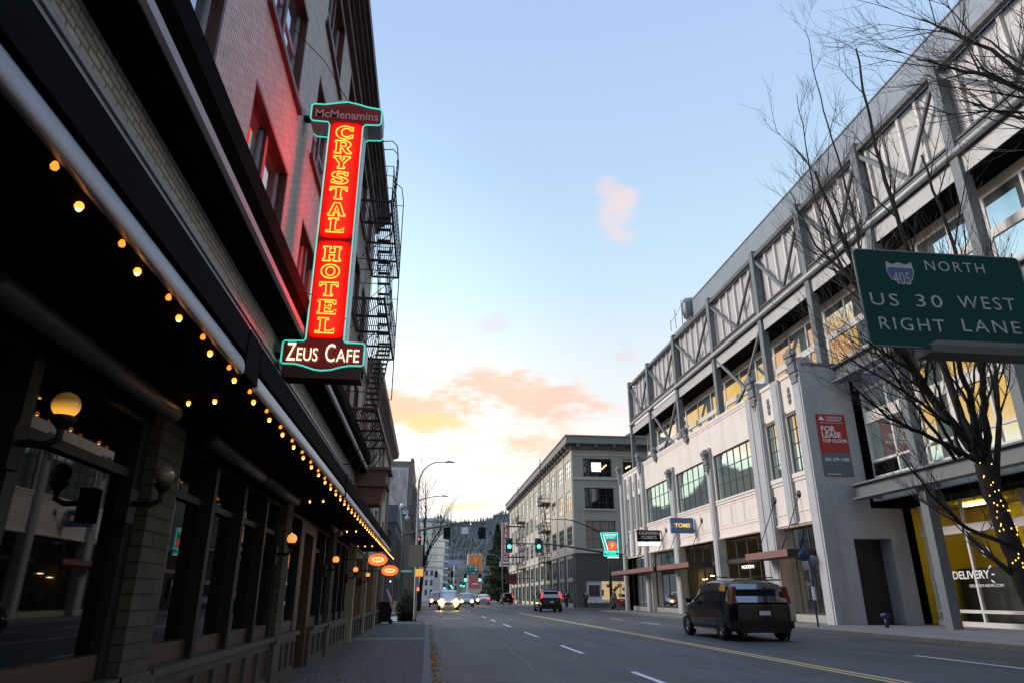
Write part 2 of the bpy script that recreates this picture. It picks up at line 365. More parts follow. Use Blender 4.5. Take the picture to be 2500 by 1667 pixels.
g = MB()
for dx in (-.11, .11): g.quad((7.3 + dx - .05, -5, .006), (7.3 + dx + .05, -5, .006), (7.3 + dx + .05, 58, .006), (7.3 + dx - .05, 58, .006)); g.quad((7.3 + dx - .05, 72, .006), (7.3 + dx + .05, 72, .006), (7.3 + dx + .05, 130, .006), (7.3 + dx - .05, 130, .006))
struct('centre_line', g, M_yellow)
M_tar = mat('tar_seam', (.018, .018, .02), .5, var=.3); M_patch = mat('asphalt_patch', (.028, .027, .029), .85, var=.3, vs=2, bump=.5, bs=60)
M_patch2 = mat('worn_asphalt', (.095, .093, .095), .85, var=.3, vs=2, bump=.5, bs=60, dirt=.5)
def ribbon(g, pts, w_, z):
    for a, b in zip(pts, pts[1:]):
        a = Vector(a); b = Vector(b); n_ = Vector((-(b - a).y, (b - a).x)).normalized() * w_ / 2
        g.quad((a.x - n_.x, a.y - n_.y, z), (a.x + n_.x, a.y + n_.y, z), (b.x + n_.x, b.y + n_.y, z), (b.x - n_.x, b.y - n_.y, z))
random.seed(77); g = MB()
for x0_, ya_, yb_ in ((1.75, 6, 60), (5.35, 8, 34), (9.2, 14, 60), (12.6, 8, 50), (3.3, 9, 22), (6.4, 24, 50)):
    pts = []; x_ = x0_; yy = ya_
    while yy < yb_: pts.append((x_ , yy)); x_ += random.gauss(0, .05); yy += random.uniform(.4, 1.1)
    ribbon(g, pts, .022, .0035)
for k in range(9):
    yy = random.uniform(10, 50); xa = random.uniform(.3, 8); pts = []; 
    for q_ in range(random.randint(4, 9)): pts.append((xa, yy)); xa += random.uniform(.3, .6); yy += random.gauss(0, .25)
    ribbon(g, pts, .018, .0038)
struct('tar_seams', g, M_tar)
g = MB()
for k in range(7): g.box(-2.03, -.03, 6 + k * 2.1, 6.02 + k * 2.1, .11, .1215) if k != 7 else None
g.box(-1.05, -1.035, 3, 36, .11, .1213)
for k in range(24): g.box(14.51, 17.1, 10 + k * 2, 10.02 + k * 2, .11, .1215)
g.box(15.8, 15.82, 8, 60, .11, .1213)
struct('pavement_joints', g, M_tar)
# manhole + fallen leaves along the gutter
M_leaf = mat('fallen_leaves', (.34, .18, .05), .9, var=.6, vs=30)
g = MB()
for i in range(900):
    yy = random.choice((random.gauss(15.5, 1.3), random.gauss(19, 2.5), random.uniform(9, 34), random.gauss(11, .5))); xx = .14 + abs(random.gauss(0, .09))
    if random.random() < .12: xx = random.uniform(-1.9, -.1)
    z0 = .008 if xx > .12 else .124; a = random.uniform(0, 6.28); s_ = random.uniform(.02, .05); t_ = random.uniform(0, .02)
    g.quad((xx + s_ * math.cos(a), yy + s_ * math.sin(a), z0), (xx - s_ * .6 * math.sin(a), yy + s_ * .6 * math.cos(a), z0 + t_), (xx - s_ * math.cos(a), yy - s_ * math.sin(a), z0 + .004), (xx + s_ * .6 * math.sin(a), yy - s_ * .6 * math.cos(a), z0 + t_))
tag(g.build('fallen_leaves', M_leaf), 'brown leaves fallen along the left kerb and footway', 'leaves', kind='stuff')
M_cover = mat('cast_iron_cover', (.05, .05, .052), .6, metal=.5, bump=.5, bs=120)
g = MB(); g.lathe([(.001, .012), (.30, .012), (.33, .008), (.34, .002)], (5.6, 16.4, 0), 28); tag(g.build('manhole_cover', M_cover), 'round iron manhole cover in the asphalt lane', 'manhole cover')

# ================================================================== LEFT: HOTEL
WX = -2.04
hotel = thing('hotel_building', 'brick hotel on the left with a lit canopy over its dark shopfront', 'building', (WX, 4, 0))
PL = lambda u, v, d: (WX - d, u, v)
YE = 19.0
ys = [(0.4, 2.15), (3.28, 5.05), (6.17, 7.97), (9.08, 10.8), (11.9, 13.6), (14.75, 16.3), (16.9, 18.1)]
rows = [(4.95, 6.47), (7.55, 9.1), (10.15, 11.65)]
holes = [(a, b, c, d) for a, b in ys for c, d in rows]
g = MB(); g.wall(PL, -10, YE, 4.0, 12.0, holes, .15)
g.box(-9, WX - .30, -10, YE, 4.0, 12.0); g.quad((WX, YE, 4), (-9, YE, 4), (-9, YE, 12), (WX, YE, 12))
g.quad((WX, -10, 4), (-9, -10, 4), (-9, -10, 12), (WX, -10, 12))
g.build('wall', M_hotelbrick, hotel)
M_frame = mat('dark_red_window_frame', (.07, .022, .018), .5, var=.2)
M_frame2 = mat('mauve_window_sash', (.30, .27, .31), .5)
M_hpane = mat('hotel_pane_glass', (.42, .46, .52), .04, metal=.9, var=.1, vs=.7)
for i, (a, b) in enumerate(ys):
    for j, (c, d) in enumerate(rows):
        f = MB(); X0, X1 = WX - .145, WX - .085; t = .07
        f.box(X0, X1, a, a + t, c, d); f.box(X0, X1, b - t, b, c, d); f.box(X0, X1, a + t, b - t, d - t, d); f.box(X0, X1, a + t, b - t, c, c + t)
        mid = (a + b) / 2; f.box(X0, X1 + .02, mid - .05, mid + .05, c + t, d - t)
        f.box(X0, X1 - .02, a + t, mid - .05, (c + d) / 2 - .03, (c + d) / 2 + .03, 1); f.box(X0, X1 - .02, mid + .05, b - t, (c + d) / 2 - .03, (c + d) / 2 + .03, 1)
        for q in (a + t, mid - .05 - .035, mid + .05, b - t - .035): f.box(X0, X1 - .02, q, q + .035, c + t, d - t, 1)
        fo = f.build('window', [M_frame, M_frame2], hotel)
        q = MB(); q.quad((X0 + .02, a + t, c + t), (X0 + .02, b - t, c + t), (X0 + .02, b - t, d - t), (X0 + .02, a + t, d - t)); q.build('pane', M_hpane, fo)
        q = MB(); q.box(WX - .13, WX + .06, a - .07, b + .07, c - .09, c - .002); q.build('sill', M_frame, fo)
        q = MB(); q.box(WX - .084, WX - .002, a + .002, b - .002, d - .05, d - .002); q.box(WX - .084, WX - .004, a + .002, a + .04, c, d - .051); q.box(WX - .084, WX - .004, b - .04, b - .002, c, d - .051); q.build('casing', M_frame, fo)
g = MB()   # roof cornice, stepped
for (x1, z0, z1) in ((-1.93, 11.75, 11.95), (-1.87, 11.95, 12.05), (-1.78, 12.05, 12.16), (-1.70, 12.16, 12.26), (-1.62, 12.26, 12.5)):
    g.box(-3.0, x1, -10.2, YE + (x1 - WX) * .6, z0 + .001, z1)
g.build('roof_cornice', mat('brown_cornice', (.055, .045, .042), .6, var=.2), hotel)
g = MB(); g.prism([(WX, 4.36), (-1.70, 4.31), (-1.67, 4.33), (-1.67, 4.41), (-1.72, 4.43), (WX, 4.44)], 'y', -10.2, YE - .3)
g.build('belt_cornice', mat('mauve_moulding', (.28, .26, .28), .5, var=.12), hotel)
g = MB(); g.prism([(WX, 4.445), (-1.76, 4.445), (-1.74, 4.52), (-1.66, 4.60), (-1.64, 4.78), (WX, 4.84)], 'y', -10.2, YE - .3); g.build('cornice_crown', M_soffit, hotel)
g = MB(); g.prism([(WX, 4.358), (-1.712, 4.308), (-1.75, 4.30), (WX, 4.335)], 'y', -10.2, YE - .3); g.build('cornice_soffit', M_soffit, hotel)
g = MB(); g.box(WX - .4, WX + .012, -10, YE, 4.07, 4.33); g.build('frieze', brick('frieze_brick', (.55, .51, .47), (.42, .40, .37), (.22, .21, .20), .16, .055, .008, 1.2), hotel)
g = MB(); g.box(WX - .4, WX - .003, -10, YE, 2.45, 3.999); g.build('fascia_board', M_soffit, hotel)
g = MB(); g.box(WX - .002, WX + .05, -10, YE, 3.86, 3.95); g.box(WX - .002, WX + .07, -10, YE, 3.955, 4.0); g.build('string_course', M_fascia, hotel)
# ground floor
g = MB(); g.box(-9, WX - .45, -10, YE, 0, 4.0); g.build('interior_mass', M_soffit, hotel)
colsY = [(-4.6, -4.1), (-.2, .3), (5.2, 5.7), (10.1, 10.5), (15.24, 15.71)]
for a, b in colsY:
    g = MB(); g.box(WX - .25, WX + .06, a, b, .75, 2.5); c = g.build('brick_pilaster', M_olivebrick, hotel)
    g = MB(); g.box(WX - .26, WX + .075, a - .02, b + .02, .12, .66); g.box(WX - .26, WX + .11, a - .06, b + .06, .66, .72); g.box(WX - .26, WX + .09, a - .04, b + .04, .72, .75); g.build('pilaster_base', M_olive, c)
bays = [(-4.1, -.2, 4), (.3, 5.2, 3), (5.7, 10.1, 4), (10.5, 11.9, 1), (13.3, 15.24, 2), (15.71, 18.9, 3)]
for a, b, n in bays:
    f = MB(); X0, X1 = WX - .12, WX - .02
    f.box(X0, X1, a, a + .14, .75, 2.55); f.box(X0, X1, b - .14, b, .75, 2.55); f.box(X0, X1, a + .14, b - .14, 2.40, 2.55)
    st = (b - a) / n
    for k in range(1, n): f.box(X0, X1 + .05, a + st * k - .05, a + st * k + .05, .75, 2.40)
    if n > 1: f.box(WX - .1, WX - .05, a + .14, b - .14, 2.02, 2.08)
    fo = f.build('shop_window', M_green, hotel)
    q = MB(); q.quad((WX - .09, a + .14, .9), (WX - .09, b - .14, .9), (WX - .09, b - .14, 2.4), (WX - .09, a + .14, 2.4)); q.build('pane', M_dglass, fo)
    q = MB(); q.box(WX - .10, WX - .03, a + .14, b - .14, .755, .9); q.build('bottom_rail', M_brownwood, fo)
    q = MB(); q.box(WX - .1, WX + .09, a, b, .69, .75); q.build('sill', M_olive, fo)
    # panelled stall riser
    p = MB(); p.box(WX - .1, WX + .0, a, b, .12, .69); pn = p.build('base_panel', M_brownwood, hotel)
    p = MB(); p.box(WX + .0, WX + .035, a, b, .12, .26); p.box(WX, WX + .035, a, b, .60, .69); k = max(3, int((b - a) / .55))
    for i in range(k + 1):
        yy = a + (b - a - .08) * i / k; p.box(WX, WX + .033, yy, yy + .08, .26, .60)
    p.build('rail', M_olive, pn)
for a, b, n in bays[1:5]:
    if b - a < 1.6: continue
    mid_ = (a + b) / 2
    for ya_, yb2 in ((a + .2, mid_ - .12), (mid_ + .06, b - .2)):
        g = MB(); g.tube([(WX + .19, ya_, 2.47), (WX + .19, yb2, 2.47)], .065, 14); g.build('rolled_blind', mat('grey_canvas', (.030, .030, .032), .5), hotel)
# recessed timber doorway between the bays
g = MB(); g.box(WX - .42, WX - .02, 11.9, 12.15, .12, 2.5); g.box(WX - .42, WX - .02, 13.05, 13.3, .12, 2.5); g.box(WX - .42, WX - .02, 12.15, 13.05, 2.25, 2.5); f = g.build('door_frame', M_brownwood, hotel)
g = MB(); g.box(WX - .40, WX - .34, 12.15, 13.05, .12, 2.25); d = g.build('door', M_brownwood, hotel)
g = MB(); g.quad((WX - .335, 12.28, .8), (WX - .335, 12.92, .8), (WX - .335, 12.92, 2.1), (WX - .335, 12.28, 2.1)); g.build('pane', M_dglass, d)
g = MB(); g.box(WX - .33, WX - .28, 12.18, 12.21, 1.0, 1.35); g.build('handle', mat('brass', (.5, .35, .12), .3, metal=1), d)

# canopy along the front
canopy = thing('entrance_canopy', 'long dark flat canopy with pale fascia and rows of amber bulbs', 'canopy', (-1.6, 6, 2.56))
CE = -1.2; segs = [(-6, 4.25), (4.62, 9.9), (10.0, 17.9), (18.0, 22.9)]
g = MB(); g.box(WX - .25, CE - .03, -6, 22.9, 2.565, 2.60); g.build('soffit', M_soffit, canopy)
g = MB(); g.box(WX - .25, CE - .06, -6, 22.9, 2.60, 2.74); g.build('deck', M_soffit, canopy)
for i, (a, b) in enumerate(segs):
    g = MB(); prof = [(CE - .03, 2.555), (CE, 2.555), (CE + .004, 2.58), (CE + .003, 2.61), (CE - .006, 2.64), (CE - .02, 2.665), (CE - .035, 2.68)]
    g.prism(prof, 'y', a, b); o = g.build('fascia', M_fascia if i == 0 else M_fascia_w, canopy)
    for p in o.data.polygons: p.use_smooth = len(p.vertices) == 4
    g = MB(); g.box(CE - .055, CE + .0, a + .01, b - .01, 2.682, 2.86); g.build('upper_fascia', M_soffit, canopy)
for q_ in ((CE - .05, CE + .002, 4.27, 4.60, 2.57, 2.86), (CE - .03, CE + .010, 9.91, 9.99, 2.56, 2.86), (CE - .03, CE + .010, 17.91, 17.99, 2.56, 2.86)): g = MB(); g.box(*q_); g.build('joint_bracket', M_soffit, canopy)
M_bulb = emit('amber_bulb', (1, .26, .025, 1), 2.6); M_bulb2 = emit('amber_bulb_dim', (1, .30, .04, 1), 1.2)
M_bulbcore = emit('amber_bulb_core', (1, .60, .20, 1), 15)
bulb = MB(); bulb.lathe([(.001, -.052), (.012, -.050), (.021, -.040), (.024, -.028), (.019, -.013), (.010, -.004), (.010, 0)], (0, 0, 0), 12)
sock = MB(); sock.lathe([(.013, -.008), (.014, .012)], (0, 0, 0), 10)
b0 = None
def put_bulb(x, y, z, m=None, s=1.0):
    global b0
    if b0 is None:
        b0 = bulb.build('bulb', M_bulb); b0.parent = canopy; o = b0
        s0 = sock.build('socket', M_black); s0.parent = o
        g_ = MB(); g_.ball((0, 0, -.036), .0175, 10, sz=1.25); c0_ = g_.build('filament', M_bulbcore); c0_.parent = o
    else: o = copy_tree(b0, canopy)
    o.location = Vector((x, y, z)) - canopy.location; o.scale = (s, s, s)
    return o
yb = 1.92; n = 0
while yb < 22.7:
    put_bulb(-1.28, yb * 1.28 * .93 - .02, 2.562, s=.68); n += 1; yb += .44
for yy in (4.9, 10.35, 15.3, 19.9):
    for xx in (-1.95, -1.75, -1.55): put_bulb(xx, yy + (-1.55 - xx) * .35, 2.562, s=.68)
# second, smaller row tucked behind the fascia edge
dim = MB(); dim.lathe([(.001, -.03), (.010, -.028), (.014, -.018), (.010, -.006), (.006, 0)], (0, 0, 0), 10)
d0 = None; yb = 1.5
while yb < 22:
    if d0 is None: d0 = dim.build('edge_bulb', M_bulb2); d0.parent = canopy; o = d0
    else: o = d0.copy(); COL.objects.link(o); o.parent = canopy
    o.location = Vector((-1.245, yb, 2.560)) - canopy.location; yb += .52

# globe lamps on the pilasters
M_globe = emit('globe_lit', (1, .34, .06, 1), .85, (.9, .6, .3, 1)); M_globe_off = mat('globe_unlit', (.16, .13, .10), .25, var=.2)
M_globe1 = None
def globe_mat():
    M = bpy.data.materials.new('globe_half_lit'); M.use_nodes = True; t = M.node_tree; b = t.nodes['Principled BSDF']; b.inputs['Base Color'].default_value = (.3, .18, .07, 1); b.inputs['Roughness'].default_value = .3
    b.inputs['Emission Color'].default_value = (1, .45, .05, 1); 
    g = t.nodes.new('ShaderNodeNewGeometry'); sp = t.nodes.new('ShaderNodeSeparateXYZ'); t.links.new(g.outputs['Position'], sp.inputs[0])
    n = t.nodes.new('ShaderNodeMapRange'); n.interpolation_type = 'SMOOTHSTEP'; t.links.new(sp.outputs[2], n.inputs[0]); n.inputs[1].default_value = 2.155; n.inputs[2].default_value = 2.07; n.inputs[3].default_value = .05; n.inputs[4].default_value = .9
    t.links.new(n.outputs[0], b.inputs['Emission Strength'])
    return M
M_globe1 = globe_mat()
globes = [((-1.8, 3.49, 2.13), M_globe1, 'nearest globe wall lamp, softly glowing amber before dark glass'), ((-1.8, 4.9, 2.02), M_globe_off, 'unlit smoky globe wall lamp on the nearest brick pilaster'),
          ((-1.8, 9.64, 1.96), M_globe, 'large lit amber globe lamp beside the second brick pilaster'), ((-1.8, 14.34, 1.92), M_globe, 'lit amber globe lamp past the brown timber doorway'),
          ((-1.8, 18.36, 1.87), M_globe, 'lit amber globe lamp second from the far end of the shopfront'), ((-1.8, 22.2, 1.85), M_globe, 'smallest lit amber globe lamp, farthest along under the canopy')]
for (c, mm, lb) in globes:
    t = thing('globe_wall_lamp', lb, 'wall lamp', (WX, c[1], c[2] - .2), 0, 'globe lamps along the hotel front')
    g = MB(); g.ball(c, .064, 22); g.build('globe', mm, t)
    if mm is M_globe1:
        g = MB(); g.ball((c[0], c[1], c[2] - .02), .03, 12);
    g = MB(); g.lathe([(.02, -.12), (.05, -.085), (.062, -.06), (.05, -.055)], c, 16); g.tube([(c[0], c[1], c[2] - .11), (c[0], c[1], c[2] - .17), (c[0] - .06, c[1], c[2] - .2), (WX, c[1], c[2] - .19)], .018, 8); g.box(WX - .02, WX + .07, c[1] - .06, c[1] + .06, c[2] - .32, c[2] - .1)
    g.build('bracket', M_black, t)

# ---- neon blade sign
SY = 8.3
sign = thing('neon_blade_sign', 'tall red blade sign spelling CRYSTAL HOTEL in orange neon, bolted to the brick hotel', 'neon sign', (-1.41, SY, 3.86))
R1 = [(-1.16, 4.46), (-1.16, 4.26), (-1.14, 4.235), (-.92, 4.23), (-.895, 4.205), (-.895, 3.945), (-.92, 3.93), (-1.06, 3.93), (-1.16, 3.91), (-1.30, 3.865), (-1.41, 3.855), (-1.52, 3.865), (-1.66, 3.91), (-1.76, 3.93), (-1.90, 3.93), (-1.925, 3.955), (-1.925, 4.205), (-1.90, 4.23), (-1.68, 4.235), (-1.655, 4.26), (-1.655, 4.46)]
T1 = [(-1.655, 7.53), (-1.68, 7.575), (-1.895, 7.58), (-1.93, 7.62), (-1.93, 7.84), (-1.90, 7.87), (-1.74, 7.875), (-1.58, 7.915), (-1.41, 7.945), (-1.25, 7.915), (-1.10, 7.875), (-.95, 7.86), (-.915, 7.83), (-.915, 7.61), (-.945, 7.58), (-1.13, 7.57), (-1.165, 7.53)]
outline = R1 + T1
def lum_mat(name, col, e, p0):
    """painted sign face"""
    return None
M_face = mat('red_sign_face', (.30, .012, .012), .35, var=.12, vs=6)
M_dred = mat('dark_red_sign_side', (.05, .01, .01), .4, var=.2)
g = MB(); n = len(outline)
TH = .30
vs = [(x, SY, z) for x, z in outline] + [(x, SY + TH, z) for x, z in outline]
g.add(vs, [(i, (i + 1) % n, n + (i + 1) % n, n + i) for i in range(n)]); cab = g.build('cabinet', mat('sign_cabinet_mauve', (.34, .31, .36), .35, var=.1), sign)
for yy, nm in ((SY - .004, 'sign_face'), (SY + TH + .004, 'sign_face')):
    # face split: head, shaft, foot (convex enough for triangulation)
    g = MB(); g.add([(x, yy, z) for x, z in outline], [tuple(range(n))]); o = g.build(nm, M_face, sign)
    bm = bmesh.new(); bm.from_mesh(o.data); bmesh.ops.triangulate(bm, faces=bm.faces, ngon_method='EAR_CLIP'); bm.to_mesh(o.data); bm.free()
g = MB(); g.box(-1.90, -.93, SY + .02, SY + TH - .02, 3.80, 3.93); g.prism([(-1.88, 3.94), (-1.88, 3.78), (-.93, 3.78), (-.93, 3.94)], 'y', SY + .01, SY + TH - .01); g.build('underside_box', M_dred, sign)
M_teal_neon = emit('teal_neon', (.05, .70, .55, 1), .72, (.2, .7, .6, 1)); M_orange_neon = emit('orange_neon', (1, .30, .028, 1), 2.6); M_cream_neon = emit('cream_neon', (.85, .95, .60, 1), 1.15)
M_red_glow = emit('red_neon', (1, .02, .012, 1), 5.5)
for yy in (SY - .03, SY + TH + .03):
    cx0, cz0 = -1.41, 5.9
    g = MB(); g.tube([(x + (.012 if x < cx0 else -.012), yy, z + (.01 if z < cz0 else -.01)) for x, z in outline], .0105, 8, closed=True); g.build('teal_neon_border', M_teal_neon, sign)
def serif(ch):
    """outline polylines of a slab-serif capital in a unit box"""
    def arc(cx, cy, rx, ry, a0, a1, n=12): return [(cx + rx * math.cos(R(a0 + (a1 - a0) * i / n)), cy + ry * math.sin(R(a0 + (a1 - a0) * i / n))) for i in range(n + 1)]
    if ch == 'L': return [[(0, 0), (1, 0), (1, .34), (.84, .16), (.52, .16), (.52, .88), (.68, .88), (.68, 1), (.1, 1), (.1, .88), (.24, .88), (.24, .12), (0, .12)]]
    if ch == 'T': return [[(.26, 0), (.74, 0), (.74, .13), (.64, .13), (.64, .84), (.88, .84), (.94, .68), (1, .68), (1, 1), (0, 1), (0, .68), (.06, .68), (.12, .84), (.36, .84), (.36, .13), (.26, .13)]]
    if ch == 'H': return [[(0, 0), (.44, 0), (.44, .13), (.36, .13), (.36, .42), (.64, .42), (.64, .13), (.56, .13), (.56, 0), (1, 0), (1, .13), (.9, .13), (.9, .87), (1, .87), (1, 1), (.56, 1), (.56, .87), (.64, .87), (.64, .58), (.36, .58), (.36, .87), (.44, .87), (.44, 1), (0, 1), (0, .87), (.1, .87), (.1, .13), (0, .13)]]
    if ch == 'E': return [[(0, 0), (1, 0), (1, .32), (.9, .32), (.82, .15), (.4, .15), (.4, .43), (.62, .43), (.62, .34), (.72, .34), (.72, .68), (.62, .68), (.62, .58), (.4, .58), (.4, .85), (.8, .85), (.88, .7), (.97, .7), (.97, 1), (0, 1), (0, .87), (.12, .87), (.12, .13), (0, .13)]]
    if ch == 'A': return [[(0, 0), (.4, 0), (.4, .13), (.3, .13), (.34, .26), (.66, .26), (.7, .13), (.6, .13), (.6, 0), (1, 0), (1, .13), (.93, .13), (.66, 1), (.34, 1), (.08, .13), (0, .13)], [(.39, .42), (.61, .42), (.5, .78)]]
    if ch == 'Y': return [[(.28, 0), (.72, 0), (.72, .13), (.63, .13), (.63, .42), (.92, .87), (1, .87), (1, 1), (.58, 1), (.58, .87), (.66, .87), (.52, .6), (.38, .87), (.46, .87), (.46, 1), (0, 1), (0, .87), (.1, .87), (.37, .42), (.37, .13), (.28, .13)]]
    if ch == 'C': return [arc(.55, .5, .55, .5, 45, 300, 18) + [(1, .12), (1, .36), (.9, .3)] + arc(.62, .5, .3, .33, 310, 60, 14)[::1] + [(.86, .68), (1, .62), (1, .95), (.9, .9)]]
    if ch == 'O': return [arc(.5, .5, .5, .5, 0, 345, 23), arc(.5, .5, .24, .32, 0, 340, 17)]
    if ch == 'R': return [[(0, 0), (.42, 0), (.42, .13), (.35, .13), (.35, .4), (.45, .4), (.72, 0), (1.02, 0), (1.02, .13), (.94, .13), (.72, .43)] + arc(.6, .71, .34, .29, -60, 90, 8) + [(0, 1), (0, .87), (.1, .87), (.1, .13), (0, .13)], [(.35, .55), (.55, .55)] + arc(.55, .71, .12, .15, -80, 80, 5) + [(.35, .86)]]
    if ch == 'S': return [[(.04, .04), (.14, .1)] + arc(.5, .29, .48, .29, 230, 360, 8) + arc(.5, .3, .46, .25, 20, 80, 3) + [(.42, .62)] + arc(.44, .74, .13, .1, 220, 80, 4) + [(.72, .8), (.82, .68), (.94, .68), (.94, .97), (.84, .93)] + arc(.46, .72, .44, .28, 60, 200, 8) + [(.1, .56), (.5, .42)] + arc(.52, .28, .16, .12, 60, -110, 5) + [(.26, .18), (.14, .36), (.04, .36)]]
zt = [('C', 7.51, 7.29), ('R', 7.26, 7.05), ('Y', 7.00, 6.80), ('S', 6.75, 6.55), ('T', 6.50, 6.31), ('A', 6.25, 6.05), ('L', 6.01, 5.80), ('H', 5.58, 5.37), ('O', 5.32, 5.12), ('T', 5.06, 4.87), ('E', 4.81, 4.62), ('L', 4.56, 4.36)]
for k, yy in enumerate((SY - .035, SY + TH + .035)):
    for ch, z1, z0 in zt:
        g = MB(); wd = .235
        for pl in serif(ch):
            g.tube([((-1.425 + (px - .5) * wd * (1 if k == 0 else -1)), yy, z0 + py * (z1 - z0)) for px, py in pl], .0085, 6, closed=True)
        g.build('neon_letter', M_orange_neon, sign)
# emissive red sheets that paint the neon's glow over the shaft face
def painted_glow_mat():
    M = bpy.data.materials.new('painted_neon_glow'); M.use_nodes = True; t = M.node_tree; b = t.nodes['Principled BSDF']; b.inputs['Base Color'].default_value = (.3, .006, .005, 1); b.inputs['Roughness'].default_value = .6
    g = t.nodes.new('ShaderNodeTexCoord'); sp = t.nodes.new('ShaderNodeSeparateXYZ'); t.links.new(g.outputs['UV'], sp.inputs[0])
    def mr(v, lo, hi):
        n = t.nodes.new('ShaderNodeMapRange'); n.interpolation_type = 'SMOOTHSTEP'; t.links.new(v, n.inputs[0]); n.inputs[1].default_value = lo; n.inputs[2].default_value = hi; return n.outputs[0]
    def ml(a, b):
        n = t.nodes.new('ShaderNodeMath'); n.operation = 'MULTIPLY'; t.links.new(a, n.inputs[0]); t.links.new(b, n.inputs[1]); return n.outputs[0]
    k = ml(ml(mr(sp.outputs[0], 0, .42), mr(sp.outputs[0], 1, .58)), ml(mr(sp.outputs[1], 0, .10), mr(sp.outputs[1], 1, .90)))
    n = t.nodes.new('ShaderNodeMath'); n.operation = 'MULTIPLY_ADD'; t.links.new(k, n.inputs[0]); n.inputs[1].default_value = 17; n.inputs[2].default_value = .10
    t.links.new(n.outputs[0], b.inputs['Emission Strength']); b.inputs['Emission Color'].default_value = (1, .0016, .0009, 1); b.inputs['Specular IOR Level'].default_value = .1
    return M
M_neon_glow = painted_glow_mat()
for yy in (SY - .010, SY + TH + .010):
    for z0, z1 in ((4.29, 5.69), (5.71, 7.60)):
        g = MB(); g.quad((-1.64, yy, z0), (-1.175, yy, z0), (-1.175, yy, z1), (-1.64, yy, z1)); o = g.build('neon_glow_sheet', M_neon_glow, sign)
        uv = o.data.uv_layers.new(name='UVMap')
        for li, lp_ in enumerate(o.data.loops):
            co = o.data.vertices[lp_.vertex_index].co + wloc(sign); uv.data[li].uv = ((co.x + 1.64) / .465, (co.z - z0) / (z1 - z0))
zl = MB()
for wd_, x_, w_ in (('Z', -1.80, .105), ('C', -1.325, .115)): text('neon_word', wd_, .34, (x_, SY - .03, 4.085), FACE_S, M_cream_neon, sign, ext=.008, width=w_, off=-.002)
for wd_, x_, w_ in (('EUS', -1.605, .25), ('AFE', -1.105, .28)): text('neon_word', wd_, .245, (x_, SY - .03, 4.06), FACE_S, M_cream_neon, sign, ext=.008, width=w_, off=-.002)
text('painted_word', 'McMenamins', .19, (-1.42, SY - .012, 7.715), FACE_S, mat('faded_pink_letters', (.62, .40, .38), .5), sign, ext=.004, width=.88, off=.002)
# wall brackets and guy wires; the emissive sheets redden the brick beside them
for zz_ in (4.1, 7.72): g = MB(); g.box(WX, -1.90 if zz_ != 5.9 else -1.65, SY + .1, SY + .2, zz_ - .03, zz_ + .03); g.build('wall_bracket', M_black, sign)
for q_ in ([(-1.17, SY - .05, 4.55), (-1.5, SY - .6, 4.62), (WX, SY - 1.2, 4.60)], [(-1.41, SY - .01, 7.93), (-1.7, SY - .5, 8.2), (WX, SY - 1.0, 8.25)]): g = MB(); g.tube(q_, .006, 5); g.build('guy_wire', M_black, sign)

# ---- second, lower building on the left (y 19..33)
b2 = thing('corner_building', 'low cream corner building beyond the hotel with a heavy bracketed cornice', 'building', (WX, 26, 0))
holes = [(20 + k * 2.15, 21.2 + k * 2.15, c, d) for k in range(6) for c, d in ((5.15, 6.7), (3.0, 4.3))]
g = MB(); g.wall(PL, YE, 33, 2.5, 7.3, holes, .18); g.box(-9, WX - .25, YE + .01, 33, 0, 7.3); g.quad((WX, 33, 0), (-9, 33, 0), (-9, 33, 7.3), (WX, 33, 7.3)); g.build('wall', mat('cream_painted_wall', (.36, .34, .29), .8, var=.12, vs=4), b2)
for h in holes:
    g = MB(); a, b, c, d = h
    g.box(WX - .17, WX - .12, a, a + .06, c, d); g.box(WX - .17, WX - .12, b - .06, b, c, d); g.box(WX - .17, WX - .12, a + .06, b - .06, d - .06, d); g.box(WX - .17, WX - .12, a + .06, b - .06, c, c + .06); g.box(WX - .17, WX - .13, (a + b) / 2 - .02, (a + b) / 2 + .02, c + .06, d - .06)
    f = g.build('window', M_frame, b2); q = MB(); q.quad((WX - .15, a, c), (WX - .15, b, c), (WX - .15, b, d), (WX - .15, a, d)); q.build('pane', M_oldglass, f)
g = MB(); g.prism([(WX, 7.1), (WX + .12, 7.15), (WX + .16, 7.4), (-1.64, 7.5), (-1.62, 7.6), (-1.6, 7.72), (WX, 7.8)], 'y', YE + .2, 33.4); g.build('roof_cornice', mat('grey_brown_cornice', (.16, .14, .13), .7), b2)
g = MB(); g.box(WX, -1.2, 18.5, 19.5, 4.02, 4.38); g.box(WX, -1.08, 18.42, 19.6, 4.38, 4.46); g.box(WX, -1.14, 18.46, 19.55, 3.96, 4.02); g.prism([(WX, 3.48), (-1.34, 3.52), (-1.22, 3.96), (WX, 3.96)], 'y', 18.6, 19.4); g.build('corner_bracket', mat('brown_bracket', (.12, .075, .06), .6, var=.2), b2)
for a in (19.6, 23.45, 28.2, 32.6):
    g = MB(); g.box(WX - .2, WX + .10, a, a + .38, .12, 7.1); g.build('pilaster', mat('olive_cream_pilaster', (.20, .185, .135), .7, var=.15), b2)
